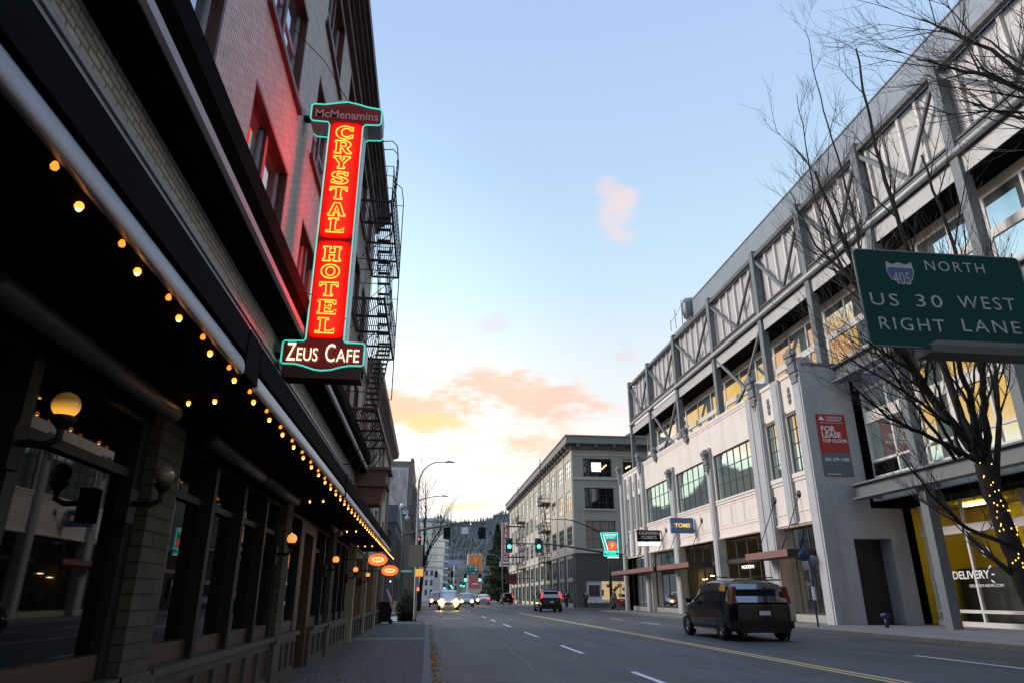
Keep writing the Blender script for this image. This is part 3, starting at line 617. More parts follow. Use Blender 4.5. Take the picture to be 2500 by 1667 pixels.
for a, b in ((19.98, 23.45), (23.83, 28.2), (28.58, 32.6)):
    g = MB(); g.box(WX - .12, WX, a, b, .12, .62); g.box(WX - .12, WX + .05, a, b, .62, .7)
    for i in range(5): yy = a + (b - a - .1) * i / 4; g.box(WX, WX + .04, yy, yy + .1, .14, .62)
    g.build('base_panel', M_olive, b2)
    g = MB(); g.box(WX - .12, WX - .03, a, b, 2.3, 2.5)
    for i in range(4): yy = a + (b - a - .1) * i / 3; g.box(WX - .12, WX - .03, yy, yy + .1, .7, 2.3)
    f = g.build('shop_window', mat('warm_brown_frame', (.16, .075, .035), .5), b2); q = MB(); q.quad((WX - .1, a, .7), (WX - .1, b, .7), (WX - .1, b, 2.3), (WX - .1, a, 2.3)); q.build('pane', M_dglass, f)
g = MB(); g.box(-2.6, WX - .02, 33.0 - .4, 33.0, .12, .2)
# hanging oval signs
M_oval = emit('oval_face', (1, .20, .03, 1), .75, (.7, .3, .1, 1)); M_ovalc = emit('oval_centre', (1, .62, .22, 1), 1.0, (.8, .6, .3, 1)); M_ovalt = mat('oval_letters', (.16, .05, .02), .5)
for (x, y, z, nm) in ((-1.13, 16.4, 2.02, 'nearer glowing orange oval sign hung from the canopy edge'), (-.98, 18.9, 1.87, 'lower and farther glowing orange oval sign below the canopy end')):
    t = thing('oval_hanging_sign', nm, 'sign', (x, y, z), 0, 'orange oval signs under the canopy')
    el = lambda a, b, n=28: [(x + a * math.cos(2 * math.pi * i / n), z + b * math.sin(2 * math.pi * i / n)) for i in range(n)]
    g = MB(); g.prism(el(.21, .125), 'y', y, y + .07); g.build('panel', M_oval, t)
    g = MB(); g.prism(el(.14, .06), 'y', y - .004, y); o = g.build('centre_panel', M_ovalc, t); 
    g = MB(); g.tube([(a, y - .006, b) for a, b in el(.205, .12)], .008, 6, closed=True); g.build('rim', emit('oval_rim', (1, .12, .03, 1), 1.6), t)
    text('lettering', 'RINGLERS', .05, (x, y - .008, z + .088), FACE_S, M_ovalt, t, width=.2); text('lettering', 'BAR', .08, (x, y - .01, z - .0), FACE_S, M_ovalt, t, width=.17)
    g = MB(); g.tube([(x - .1, y + .03, z + .11), (x - .1, y + .03, 2.56 if x < -1.05 else 2.3)], .006, 5); g.tube([(x + .05, y + .03, z + .12), (x - .3, y + .03, 2.56)], .006, 5); g.tube([(x - .2, y + .03, z), (WX, y + .03, z)], .012, 6); g.build('hanger', M_black, t)

# ---- fire escape on the hotel
fe = thing('fire_escape', 'black iron fire escape climbing the end of the hotel above the canopy', 'fire escape', (-1.65, 16.8, 5.1))
y0, y1, x0, x1 = 14.7, 19.0, WX + .01, -1.25
lv = [5.1, 7.7, 10.3]
for k, z in enumerate(lv):
    yA, yB = (y0, y1) if k < 3 else (15.5, 17.5)
    g = MB()
    for i in range(15 if k < 3 else 7):
        xx = x0 + .03 + (x1 - x0 - .06) * i / (14 if k < 3 else 6)
        g.box(xx - .009, xx + .009, yA, yB, z - .012, z + .012)
    for yy in [yA + (yB - yA) * i / 4 for i in range(5)]: g.box(x0, x1, yy - .03, yy + .03, z - .055, z - .013)
    g.box(x1 - .02, x1 + .02, yA, yB, z - .06, z + .03); g.box(x0, x0 + .03, yA, yB, z - .06, z + .03)
    g.build('platform', M_iron, fe)
    g = MB()
    for hh in (.35, .7, .98): g.tube([(x0, yA, z + hh), (x1, yA, z + hh), (x1, yB, z + hh), (x0, yB, z + hh)], .013, 5)
    for i in range(19): yy = yA + (yB - yA) * i / 18; g.tube([(x1, yy, z), (x1, yy, z + .98)], .007, 4)
    for i in range(6): xx = x0 + (x1 - x0) * i / 5; g.tube([(xx, yA, z), (xx, yA, z + .98)], .007, 4); g.tube([(xx, yB, z), (xx, yB, z + .98)], .007, 4)
    g.build('railing', M_iron, fe)
    for yy in (yA + .1, yA + 1.5, yA + 2.9, yB - .1): g = MB(); g.tube([(x0, yy, z - .8), (x0 + .06, yy, z - .72), (x1 - .05, yy, z - .05)], .012, 5); g.build('support_strut', M_iron, fe)
for k in range(2):
    za, zb = lv[k], lv[k + 1]; ya, yb_ = (15.3, 18.2) if k % 2 == 0 else (18.2, 15.3)
    g = MB()
    for xx in (-1.62, -1.30): g.bar((xx, ya, za), (xx, yb_, zb), .02, .12); g.tube([(xx, ya, za + .75), (xx, yb_, zb + .75)], .012, 5)
    for i in range(13): t = (i + .5) / 13; g.box(-1.62, -1.30, ya + (yb_ - ya) * t - .07, ya + (yb_ - ya) * t + .07, za + (zb - za) * t - .008, za + (zb - za) * t + .008)
    g.build('stair', M_iron, fe)
g = MB()
for yy in (14.9, 15.25): g.tube([(-1.6, yy, 12.15), (-1.35, yy, 12.18), (-1.22, yy, 12.05), (-1.18, yy, 11.75), (-1.20, yy, 10.9), (-1.27, yy, 10.35)], .014, 6)
for i in range(7): g.tube([(-1.2, 14.9, 10.6 + i * .2), (-1.2, 15.25, 10.6 + i * .2)], .009, 4)
g.build('gooseneck_ladder', M_iron, fe)
g = MB(); g.tube([(-1.25, 14.75, 10.9), (-1.02, 14.75, 10.7), (-.96, 14.75, 10.3), (-.95, 14.75, 5.3)], .012, 6)
for z in (10.2, 7.7, 5.3): g.tube([(-1.25, 14.75, z), (-.95, 14.75, z)], .009, 4)
g.build('drop_rail', M_iron, fe)
for yy in (15.6, 17.0, 18.0, 18.8): g = MB(); g.tube([(WX + .02, yy, 4.0), (-1.85, yy, 4.02), (-1.5, yy, 4.62), (-1.28, yy, 5.05)], .014, 5); g.build('lower_hook', M_iron, fe)

# ================================================================== RIGHT: LOFT BUILDING
FX = 17.2
loft = thing('loft_building', 'cream former showroom on the right with grey pilasters and a steel framed rooftop storey', 'building', (FX + 3, 40, 0))
PR = lambda u, v, d: (FX + d, u, v)
bw = [(35.0, 40.3), (41.2, 47.1), (48.3, 54.2)]; nw = [(29.75, 31.0), (31.95, 33.15)]; sw = [(55.5, 56.3), (57.1, 57.9), (58.8, 59.6)]
holes = [(a, b, 6.62, 9.33) for a, b in bw] + [(a, b, 6.72, 9.5) for a, b in nw] + [(a, b, 6.3, 9.2) for a, b in sw]
gh = [(29.7, 34.1, .12, 4.35), (34.95, 40.55, .12, 4.42), (41.2, 47.3, .12, 4.42), (48.2, 54.2, .12, 4.38), (55.2, 60.6, .12, 4.3)]
g = MB(); g.wall(PR, 28.9, 61.3, .12, 11.35, holes + gh, .45); g.quad((FX, 61.3, .12), (FX + 8, 61.3, .12), (FX + 8, 61.3, 11.3), (FX, 61.3, 11.3)); g.build('wall', M_cream, loft)
g = MB(); g.box(FX + .35, FX + 9, 29, 61.2, 4.6, 11.2); g.box(FX + 3.1, FX + 9, 29.5, 61.2, .12, 4.55); g.build('core', M_soffit, loft)
g = MB(); g.box(FX - .06, FX + .5, 28.9, 61.35, 11.35, 11.52); g.box(FX - .03, FX, 34.9, 54.3, 11.2, 11.35); g.box(FX - .05, FX, 29, 61.3, 6.36, 6.50); g.box(FX - .03, FX, 29.6, 61.3, 4.95, 5.0)
g.box(FX - .07, FX, 29.6, 60.6, 4.42, 4.5)
g.build('moulding', M_cream, loft)
g = MB()
for a, b in bw:
    for k in range(3): c = a + .15 + (b - a - .3) * k / 3; d = a + .15 + (b - a - .3) * (k + 1) / 3 - .12; g.box(FX - .02, FX, c, c + .04, 5.1, 6.25); g.box(FX - .02, FX, d - .04, d, 5.1, 6.25); g.box(FX - .02, FX, c + .04, d - .04, 5.1, 5.14); g.box(FX - .02, FX, c + .04, d - .04, 6.21, 6.25)
g.build('spandrel_panel', M_cream, loft)
# pilasters
for (a, b, top, out) in ((28.88, 29.65, 11.9, .22), (31.1, 31.85, 11.45, .16), (33.25, 34.05, 11.9, .2), (34.15, 34.9, 11.45, .14), (40.45, 41.1, 9.9, .18), (47.25, 48.15, 9.9, .18), (54.35, 55.1, 11.6, .2), (56.4, 57.0, 11.0, .14), (58.0, 58.7, 11.0, .14), (59.7, 60.3, 11.0, .14), (60.6, 61.3, 11.6, .22)):
    g = MB(); full = top > 9.5 and not (a in (31.1, 56.4, 58.0, 59.7)); zb = .12 if full else 4.45
    g.box(FX - out, FX + .45 if full else FX, a, b, zb, top); p = g.build('pilaster', M_grey, loft)
    g = MB(); g.box(FX - out - .035, FX - out, a + .12, b - .12, zb, top - .25); g.build('pilaster_rib', M_greylt, p)
# ornaments
M_orn = mat('weathered_ornament', (.17, .175, .19), .8, var=.35, vs=10)
def ornament(y, z, h, w_, nm='scroll_ornament', out=.2):
    g = MB(); x = FX - out
    if nm == 'cartouche':
        for k, (dz, r_) in enumerate(((.2, .42), (.52, .5), (.82, .36))): g.lathe([(.001, -.07), (w_ * r_ * .7, -.06), (w_ * r_, -.02), (w_ * r_, .0)], (x, y, z + h * dz), 12, axis='x')
        g.box(x - .03, x, y - w_ * .28, y + w_ * .28, z, z + h)
    else:
        for k, (z0, z1, ww, o) in enumerate(((0, .12, .5, .05), (.12, .38, .7, .12), (.38, .62, .95, .18), (.62, .78, .8, .24), (.78, .92, 1.0, .30), (.92, 1.0, .6, .2))):
            g.prism([(y - w_ * ww / 2, z + h * z0), (y + w_ * ww / 2, z + h * z0), (y + w_ * ww * .42, z + h * z1), (y - w_ * ww * .42, z + h * z1)], 'x', x - o, x + .02 + k * .001)
        for sg in (1, -1):
            g.lathe([(.001, -.1), (w_ * .16, -.09), (w_ * .2, -.03), (w_ * .2, .1)], (x - .12, y + sg * w_ * .42, z + h * .84), 10, axis='x'); g.lathe([(.001, -.08), (w_ * .13, -.07), (w_ * .15, .1)], (x - .05, y + sg * w_ * .36, z + h * .30), 10, axis='x')
            g.bar((x - .15, y + sg * w_ * .1, z + h * .6), (x - .2, y + sg * w_ * .5, z + h * .72), .05, .08)
    g.build(nm, M_orn, loft)
for y in (29.27, 33.65, 54.7, 60.95): ornament(y, 10.5, 1.9, .7)
for y in (40.78, 47.7): ornament(y, 8.3, 1.5, .6)
for y in (44.2, 51.0): ornament(y, 10.95, 1.1, .7, out=.05)
for y in (30.4, 32.55): ornament(y, 10.0, .85, .34, 'cartouche', 0.0)
for y in (55.9, 57.5, 59.2): ornament(y, 9.6, .8, .2, 'cartouche', 0.0)
for a, b in nw:
    g = MB(); 
    for k in range(7): c = a + (b - a) * k / 6; g.box(FX - .06, FX, c - .05, c + .05, 9.52, 9.62 + (.1 if k in (0, 6) else 0))
    g.build('window_hood', M_orn, loft)
# windows of the old storey
def rwindow(a, b, c, d, nu, nv, x, m, parent, fm=M_muntin, t=.06, name='window', mw=.04, xo=.0):
    f = MB(); f.box(x, x + .08, a, a + t, c, d); f.box(x, x + .08, b - t, b, c, d); f.box(x, x + .08, a + t, b - t, d - t, d); f.box(x, x + .08, a + t, b - t, c, c + t)
    for i in range(1, nu): yy = a + (b - a) * i / nu; f.box(x + .01, x + .06, yy - mw / 2, yy + mw / 2, c + t, d - t)
    for j in range(1, nv): zz = c + (d - c) * j / nv; f.box(x + .015, x + .055, a + t, b - t, zz - mw / 2, zz + mw / 2)
    o = f.build(name, fm, parent)
    q = MB(); q.quad((x + .04, a + t, c + t), (x + .04, b - t, c + t), (x + .04, b - t, d - t), (x + .04, a + t, d - t)); q.build('pane', m, o)
    return o
for a, b in bw: rwindow(a, b, 6.62, 9.33, 6, 3, FX + .10, M_skyglass, loft); 
for a, b in nw: rwindow(a, b, 6.72, 9.5, 2, 4, FX + .07, M_skyglass, loft)
for a, b in sw: rwindow(a, b, 6.3, 9.2, 1, 3, FX + .1, M_teal, loft)
for a, b in bw + nw:
    g = MB(); g.box(FX - .10, FX + .3, a - .05, b + .05, 6.51, 6.615 if b - a > 2 else 6.715); g.build('sill', M_cream, loft)
# ground floor shops behind the piers
M_shopdark = mat('shop_interior_dark', (.03, .027, .024), .8, var=.4, vs=2); M_shopwarm = mat('shop_interior_warm', (.30, .21, .10), .8, var=.5, vs=1.5)
M_clear = clear_glass('clear_shop_glass')
M_warmlamp = emit('warm_lamp', (1, .62, .24, 1), 34)
for i, (a, b, c, d) in enumerate(gh):
    s_ = MB(); s_.box(FX + .46, FX + 3.0, a, a + .02, .12, 4.4); s_.box(FX + .46, FX + 3.0, b - .02, b, .12, 4.4); s_.quad((FX + .46, a, .14), (FX + 3, a, .14), (FX + 3, b, .14), (FX + .46, b, .14)); s_.quad((FX + .46, a, 4.3), (FX + 3, a, 4.3), (FX + 3, b, 4.3), (FX + .46, b, 4.3)); s_.quad((FX + 3, a, .12), (FX + 3, b, .12), (FX + 3, b, 4.4), (FX + 3, a, 4.4))
    s_.build('shop_interior', M_shopdark, loft)
    q = MB(); random.seed(20 + i)
    for k in range(3): yy = a + (b - a) * (k + .3) / 3; q.box(FX + 2.6, FX + 2.9, yy, yy + .7, .3, random.uniform(1.6, 2.8))
    q.build('display_shelf', M_shopwarm, loft)
    q = MB()
    for k in range(9 if i == 1 else 5):
        q.box(*(lambda x, y, z: (x, x + .12, y, y + .42, z, z + .04))(FX + random.uniform(1, 2.4), random.uniform(a + .4, b - .4), random.uniform(2.1, 2.7)))
    q.build('ceiling_lamp', M_warmlamp, loft)
    f = rwindow(a + .02, b - .02, .45, 4.33, 4 if b - a > 5 else 3, 1, FX + .35, M_clear, loft, mat('shopfront_frame', (.03, .032, .034), .5), .08, 'shopfront', .08)
    q = MB(); q.box(FX + .3, FX + .42, a + .02, b - .02, 3.0, 3.25); q.build('transom', mat('shopfront_frame', (.03, .032, .034)), f)
    q = MB(); q.box(FX + .25, FX + .45, a + .02, b - .02, .12, .45); q.build('base_panel', M_mgrey, f)
g = MB(); g.quad((FX + .34, 36.0, 3.3), (FX + .34, 40.2, 3.3), (FX + .34, 40.2, 4.3), (FX + .34, 36.0, 4.3))
g = MB()
g.box(FX + .32, FX + 2.9, 29.8, 30.4, .2, .25)
# big orange-lit interior of the shop nearest us
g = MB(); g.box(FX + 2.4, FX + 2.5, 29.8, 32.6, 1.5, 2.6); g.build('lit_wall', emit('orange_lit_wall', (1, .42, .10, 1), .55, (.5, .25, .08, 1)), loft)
text('shop_name', 'MODERN', .26, (FX + .3, 37.8, 2.75), FACE_W, emit('white_letters_lit', (1, .97, .9, 1), .8), loft, width=1.5)
text('shop_name', 'TOM', .2, (FX + .3, 51.3, 2.6), FACE_W, emit('white_letters_lit', (1, .97, .9, 1), .8), loft, width=.6) if False else None

# end wall that faces the camera (y = 28.9)
EY = 28.9
PE = lambda u, v, d: (u, EY + d, v)
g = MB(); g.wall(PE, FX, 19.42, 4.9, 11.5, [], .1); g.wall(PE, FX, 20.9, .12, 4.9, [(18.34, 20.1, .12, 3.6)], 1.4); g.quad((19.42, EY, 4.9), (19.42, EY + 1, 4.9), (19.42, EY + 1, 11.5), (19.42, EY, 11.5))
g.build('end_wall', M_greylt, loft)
g = MB(); g.box(FX - .02, 19.5, EY - .06, EY + .3, 11.5, 11.62); g.build('end_wall_coping', M_steel, loft)
g = MB(); g.box(18.36, 20.08, EY + 1.3, EY + 1.4, .12, 3.58); g.build('entry_door', M_black, loft)

# modern bay right of the end wall
GX = 19.6
g = MB(); g.box(GX, GX + .4, 6, EY - .02, 5.95, 6.15); g.box(GX - .02, GX + .4, 6, EY - .02, 5.2, 5.95); g.build('ledge', M_cream, loft)
for (z0, z1, nm) in ((10.55, 11.3, 'steel_beam'), (5.2, 5.85, 'steel_beam')):
    g = MB(); g.box(18.35, 18.85, 6, EY - .3, z0, z0 + .07); g.box(18.35, 18.85, 6, EY - .3, z1 - .07, z1); g.box(18.56, 18.64, 6, EY - .3, z0 + .07, z1 - .07); g.build(nm, M_steel, loft)
for z0 in (10.6, 5.25):
    for yy in (28.3, 24.7, 19.2, 14): g = MB(); g.box(18.64, GX + .1, yy - .1, yy + .1, z0, z0 + .5); g.build('cross_beam', M_steel, loft)
g = MB(); g.box(GX, GX + .3, 6, EY - .02, 10.3, 12.1); g.build('spandrel', M_panel, loft)
for k, (a, b) in enumerate(((23.2, 28.6), (17.6, 23.2), (12.0, 17.6), (6.4, 12.0))):
    f = MB(); x = GX + .05
    for yy in (a, b - .12): f.box(x, x + .15, yy, yy + .12, 6.15, 10.3)
    f.box(x - .03, x + .15, a + .12, b - .12, 8.6, 9.12); f.box(x, x + .15, a + .12, b - .12, 10.1, 10.3); f.box(x, x + .15, a + .12, b - .12, 6.15, 6.25); f.box(x, x + .15, a + .12, b - .12, 6.85, 6.95)
    for q in (1, 2): yy = a + (b - a) * q / 3; f.box(x, x + .12, yy - .05, yy + .05, 6.25, 8.6); f.box(x, x + .12, yy - .05, yy + .05, 9.12, 10.1)
    fo = f.build('modern_window', M_whitef, loft)
    q = MB(); q.quad((x + .06, a, 6.2), (x + .06, b, 6.2), (x + .06, b, 10.2), (x + .06, a, 10.2)); q.build('pane', M_skyglass, fo)
g = MB()
for k in range(6): g.box(GX + .02, GX + .06, 26.9, 28.5, 6.28 + k * .09, 6.33 + k * .09)
g.build('louvre', M_soffit, loft)
g = MB(); g.box(GX + .3, GX + 6, 6, EY + 1, 4.95, 12.2); g.build('floor_mass', M_soffit, loft)
# yellow shop
YX = 21.3
room = MB(); room.quad((YX + 2.6, 12, .12), (YX + 2.6, EY, .12), (YX + 2.6, EY, 4.9), (YX + 2.6, 12, 4.9)); room.quad((YX, EY, .12), (YX + 2.6, EY, .12), (YX + 2.6, EY, 4.9), (YX, EY, 4.9)); room.quad((YX, 12, 4.93), (YX + 2.6, 12, 4.93), (YX + 2.6, EY, 4.93), (YX, EY, 4.93))
room.build('shop_interior', mat('yellow_wall', (.62, .44, .015), .7, var=.12, vs=.8), loft)
g = MB(); g.box(YX, YX + 2.6, 12, EY, .121, .14); g.build('shop_floor', M_shopdark, loft)
g = MB(); g.box(YX + 1.4, YX + 2.4, 12.5, 28.6, .14, 2.35); g.box(YX + .9, YX + 1.2, 22, 26, .14, 1.3); g.build('shop_counter', M_shopdark, loft)
g = MB()
for a, b in ((25.2, 27.2), (17, 19)): g.box(YX + 1.0, YX + 1.35, a, b, 4.80, 4.88)
g.build('tube_light', emit('tube_light', (1, .84, .34, 1), 6), loft)
f = MB()
for yy in (28.4, 25.95, 22.9, 19.8, 16.7): f.box(YX - .02, YX + .1, yy - .05, yy + .05, .3, 4.95)
f.box(YX - .08, YX + .1, 12, EY - .45, 3.62, 3.95); f.box(YX - .03, YX + .1, 12, EY - .45, .62, .74); f.box(YX - .1, YX + .1, 12, EY - .45, .12, .30)
fo = f.build('shopfront', M_whitef, loft)
q = MB(); q.quad((YX + .03, 12, .3), (YX + .03, EY - .4, .3), (YX + .03, EY - .4, 4.93), (YX + .03, 12, 4.93)); q.build('pane', M_clear, fo)
M_wl = mat('window_lettering', (.80, .81, .83), .7)
text('window_lettering', 'FAST', .42, (YX + .0, 27.85, 2.02), FACE_W, M_wl, fo, width=.85, off=.006); text('window_lettering', 'DELIVERY', .42, (YX + .0, 26.2, 2.02), FACE_W, M_wl, fo, width=1.95, off=.006)
text('window_lettering', 'FREE IN-STORE', .16, (YX, 28.0, 2.6), FACE_W, M_wl, fo, width=.9); text('window_lettering', 'DELIVERY-NOW.COM', .15, (YX, 25.5, 1.62), FACE_W, M_wl, fo, width=1.7)
g = MB()
for sy, c in ((1, 28.25), (-1, 25.2)):
    for k, (dz, dy) in enumerate(((.22, .02), (0, .1), (-.2, .02))): g = MB(); g.bar((YX - .004, c + sy * dy, 2.02 + dz), (YX - .004, c + sy * (dy + .14), 2.02 + dz * 1.5), .01, .05); g.build('window_decal', M_wl, fo)
g = MB(); g.lathe([(.001, 0), (.2, 0), (.2, .01)], (YX - .01, 25.15, 2.85), 20, axis='x'); g.build('window_decal', M_wl, fo)

# rooftop storey: posts, chords, panels, windows
PX = 19.0
posts = [62.7, 56.8, 49.8, 42.4, 35.4, 30.0, 24.7, 19.4, 14.1, 8.8]
for i, yy in enumerate(posts):
    g = MB(); z0 = .12 if yy < 28 else 11.3
    g.box(PX - .2, PX + .2, yy - .20, yy + .20, z0, 20.95); p = g.build('steel_post', M_steel, loft)
g = MB(); g.box(PX - .12, PX + .12, 6, 62.6, 20.45, 20.7); g.build('top_chord', mat('dark_chord', (.075, .075, .078), .5), loft)
g = MB(); g.box(PX - .14, PX + .14, 6, 62.6, 16.86, 17.02); g.box(PX - .14, PX + .14, 6, 62.6, 17.10, 17.2); g.build('bottom_chord', mat('dark_chord', (.075, .075, .078)), loft)
g = MB(); g.tube([(PX - .25, 6, 16.62), (PX - .25, 62.6, 16.62)], .13, 10); g.build('gutter', M_panel, loft)
g = MB(); g.box(PX - .05, PX + 1.5, 6, 62.8, 15.75, 16.45); g.build('roof_fascia', M_panel, loft)
g = MB(); g.box(PX, PX + 1.6, 6, 62.8, 15.70, 15.75); g.build('overhang_soffit', M_soffit, loft)
g = MB(); g.box(PX + .3, PX + .5, 6, 62.7, 17.2, 20.45); pn = g.build('metal_panel_wall', M_panel, loft)
g = MB(); yy = 6.4
while yy < 62.6: g.box(PX + .16, PX + .3, yy - .07, yy + .07, 17.2, 20.4); yy += 1.12
g.build('panel_rib', mat('panel_rib', (.62, .60, .58), .45), pn)
for b_, a_ in zip(posts, posts[1:]):
    g = MB(); q = a_ + (b_ - a_) * .48
    g.bar((PX + .02, b_ - .2, 20.2), (PX + .02, q, 17.25), .16, .16); g.bar((PX + .02, q, 17.25), (PX + .02, a_ + .2, 20.3), .13, .13, 1); g.build('diagonal_brace', [M_steel, mat('dark_chord', (.075, .075, .078))], loft)
for (b_, a_) in ((56.8, 49.8), (42.4, 35.4)):
    g = MB(); q = a_ + (b_ - a_) * .45
    g.bar((PX + .02, b_ - .2, 16.3), (PX + .02, q, 13.3), .16, .16); g.bar((PX + .02, q, 13.3), (PX + .02, a_ + .2, 16.2), .14, .14); g.bar((PX + .02, q, 13.3), (PX + .02, a_ + .3, 11.8), .14, .14); g.bar((PX + .02, q, 13.3), (PX + .02, b_ - .3, 11.6), .14, .14); g.build('lower_brace', M_steel, loft)
g = MB(); g.box(PX + .7, PX + 1.0, 6, 47, 20.8, 22.9); g.box(PX + .65, PX + 1.05, 6, 47.05, 22.9, 22.98); g.box(PX + .5, PX + 1.3, 47.1, 51.5, 20.8, 21.6); g.build('parapet_screen', M_parapet, loft)
g = MB(); g.box(PX + .3, PX + 9, 6, 62.6, 20.6, 20.8); g.build('roof', M_parapet, loft)
UX = 20.2
g = MB(); g.box(UX - .02, UX + .3, 6, 62.4, 15.35, 15.7); g.build('lintel', M_tan, loft)
g = MB(); g.box(UX + .2, UX + 8, 6, 62.3, 11.3, 17.0); g.box(UX + .0, UX + .2, 6, 62.3, 11.2, 12.3); g.build('rooftop_mass', M_soffit, loft)
for b_, a_ in zip(posts, posts[1:]):
    b2_, a2_ = b_ * 1.04, a_ * 1.04
    if a2_ > 60: b2_ = 62.3
    b2_ = min(b2_, 62.3)
    f = MB(); x = UX
    f.box(x, x + .06, a2_, a2_ + .1, 12.3, 15.35); f.box(x, x + .06, b2_ - .1, b2_, 12.3, 15.35); f.box(x - .04, x + .06, a2_ + .1, b2_ - .1, 13.6, 13.95); f.box(x, x + .06, a2_ + .1, b2_ - .1, 15.27, 15.35)
    for q in (1, 2): yy = a2_ + (b2_ - a2_) * q / 3; f.box(x, x + .05, yy - .05, yy + .05, 12.3, 13.6); f.box(x, x + .05, yy - .05, yy + .05, 13.95, 15.27)
    fo = f.build('rooftop_window', M_whitef, loft); q = MB(); q.quad((x + .03, a2_, 12.3), (x + .03, b2_, 12.3), (x + .03, b2_, 15.35), (x + .03, a2_, 15.35)); q.build('pane', M_teal, fo)
# rooftop tank with masts
rt = thing('rooftop_tank', 'small grey round tank with antennas on the loft roof edge', 'tank', (19.8, 47.8, 21.6))
g = MB(); g.lathe([(.001, 23.4), (.5, 23.3), (.62, 22.9), (.62, 22.2), (.5, 21.8), (.3, 21.65), (.3, 21.3)], (19.8, 47.9, 0), 16); g.box(19.4, 20.2, 47.2, 48.9, 21.2, 21.5)
for q_ in range(8): a_ = q_ * .785; g.tube([(19.8 + .7 * math.cos(a_), 47.9 + .7 * math.sin(a_), 21.4), (19.8 + .66 * math.cos(a_), 47.9 + .66 * math.sin(a_), 23.3)], .03, 4)
g.build('tank', M_steel, rt)
g = MB(); g.tube([(19.2, 49.6, 21.5), (19.2, 49.6, 23.2)], .03, 5); g.tube([(19.2, 49.6, 22.6), (19.5, 48.4, 23.4)], .02, 4); g.tube([(19.0, 50.2, 21.5), (19.0, 50.2, 22.5)], .03, 5); g.tube([(19.0, 50.3, 22.3), (19.2, 49.2, 22.6)], .02, 4); g.build('antenna', M_pole, rt)

# awnings
for k, (a, b, lb) in enumerate(((29.8, 34.0, 'dull red flat awning over the nearest shop of the cream building'), (42.0, 48.1, 'long dull red awning left of the black van, middle of three'), (48.9, 60.6, 'farthest dull red awning ending under the PARK sign'))):
    t = thing('awning', lb, 'awning', (16.4, (a + b) / 2, 3.0), 0, 'red awnings over the shops')
    g = MB(); g.box(15.68, 15.74, a, b, 2.9, 3.2); g.build('front_board', M_awn, t)
    g = MB(); g.box(15.74, FX, a, b, 2.93, 3.12); g.box(15.70, FX, a - .05, a, 2.9, 3.2); g.box(15.70, FX, b, b + .05, 2.9, 3.2); g.build('deck', M_awnd, t)
    for yy in (a + .9, b - .9) if b - a < 8 else (a + .9, (a + b) / 2, b - .9): g = MB(); g.tube([(FX, yy + .1, 5.75), (15.9, yy, 3.15)], .022, 6); g.lathe([(.001, -.08), (.16, -.05), (.18, 0)], (FX, yy + .1, 5.75), 12, axis='x'); g.build('tie_rod', M_iron, t)

# FOR LEASE banner
t = thing('lease_banner', 'red and grey FOR LEASE banner on the pale grey end wall', 'banner', (18.15, EY - .05, 6.3))
x0, x1 = 17.46, 18.86
M_bred = mat('banner_red', (.33, .018, .022), .6, var=.05); M_bgrey = mat('banner_grey', (.095, .115, .15), .6, var=.05); M_bw = mat('banner_white', (.75, .75, .76), .6, var=.03)
g = MB(); g.box(x0, x1, EY - .05, EY - .02, 7.33, 9.12); g.build('upper_panel', M_bred, t)
g = MB(); g.box(x0, x1, EY - .05, EY - .02, 6.28, 7.328); g.build('lower_panel', M_bgrey, t)
text('lettering', 'FOR', .36, (x0 + .14, EY - .06, 8.42), FACE_S, M_bw, t, align='LEFT', off=.008); text('lettering', 'LEASE', .36, (x0 + .14, EY - .06, 8.14), FACE_S, M_bw, t, align='LEFT', off=.008)
text('lettering', 'TOP FLOOR', .22, (x0 + .14, EY - .06, 7.87), FACE_S, M_bw, t, align='LEFT', off=.004)
text('lettering', 'CUSHMAN &', .14, (x0 + .46, EY - .06, 8.97), FACE_S, M_bw, t, align='LEFT'); text('lettering', 'WAKEFIELD', .14, (x0 + .46, EY - .06, 8.84), FACE_S, M_bw, t, align='LEFT')
text('lettering', '503 279 1700', .21, (x0 + .12, EY - .06, 7.02), FACE_S, M_bw, t, align='LEFT', off=.003)
g = MB(); g.prism([(x0 + .1, 8.84), (x0 + .4, 8.84), (x0 + .28, 9.0), (x0 + .23, 9.04), (x0 + .18, 8.96)], 'y', EY - .065, EY - .05); g.build('emblem', M_bw, t)
for q_ in ((x0 + .12, x1 - .12, 8.71, 8.725), (x0 + .12, x0 + .8, 6.36, 6.385)): g = MB(); g.box(q_[0], q_[1], EY - .06, EY - .05, q_[2], q_[3]); g.build('rule_line', M_bw, t)

# projecting shop signs
t = thing('closet_shop_sign', 'black projecting sign reading CALIFORNIA CLOSETS in white', 'sign', (16.2, 51, 5.0))
g = MB(); g.box(15.33, 17.05, 51, 51.18, 5.05, 5.85); g.build('panel', M_black, t)
text('lettering', 'CALIFORNIA', .3, (16.19, 50.99, 5.62), FACE_S, M_bw, t, width=1.5); text('lettering', 'CLOSETS', .3, (16.19, 50.99, 5.32), FACE_S, M_bw, t, width=1.15)
g = MB(); g.box(15.38, 17.05, 51, 51.14, 4.90, 5.0); g.box(15.38, 17.05, 51, 51.14, 4.74, 4.84); g.build('white_bar', emit('white_bar', (1, .98, .95, 1), .7), t)
g = MB(); g.box(17.0, FX + .05, 51.04, 51.12, 5.1, 5.2); g.box(17.0, FX + .05, 51.04, 51.12, 5.7, 5.8); g.build('arm', M_iron, t)
t = thing('shoe_shop_sign', 'blue projecting sign reading TOMS in yellow letters', 'sign', (16.3, 44.2, 5.0))
M_blue = mat('sign_blue', (.06, .14, .27), .5, var=.05); M_blue2 = mat('sign_blue_pale', (.11, .21, .36), .5, var=.05)
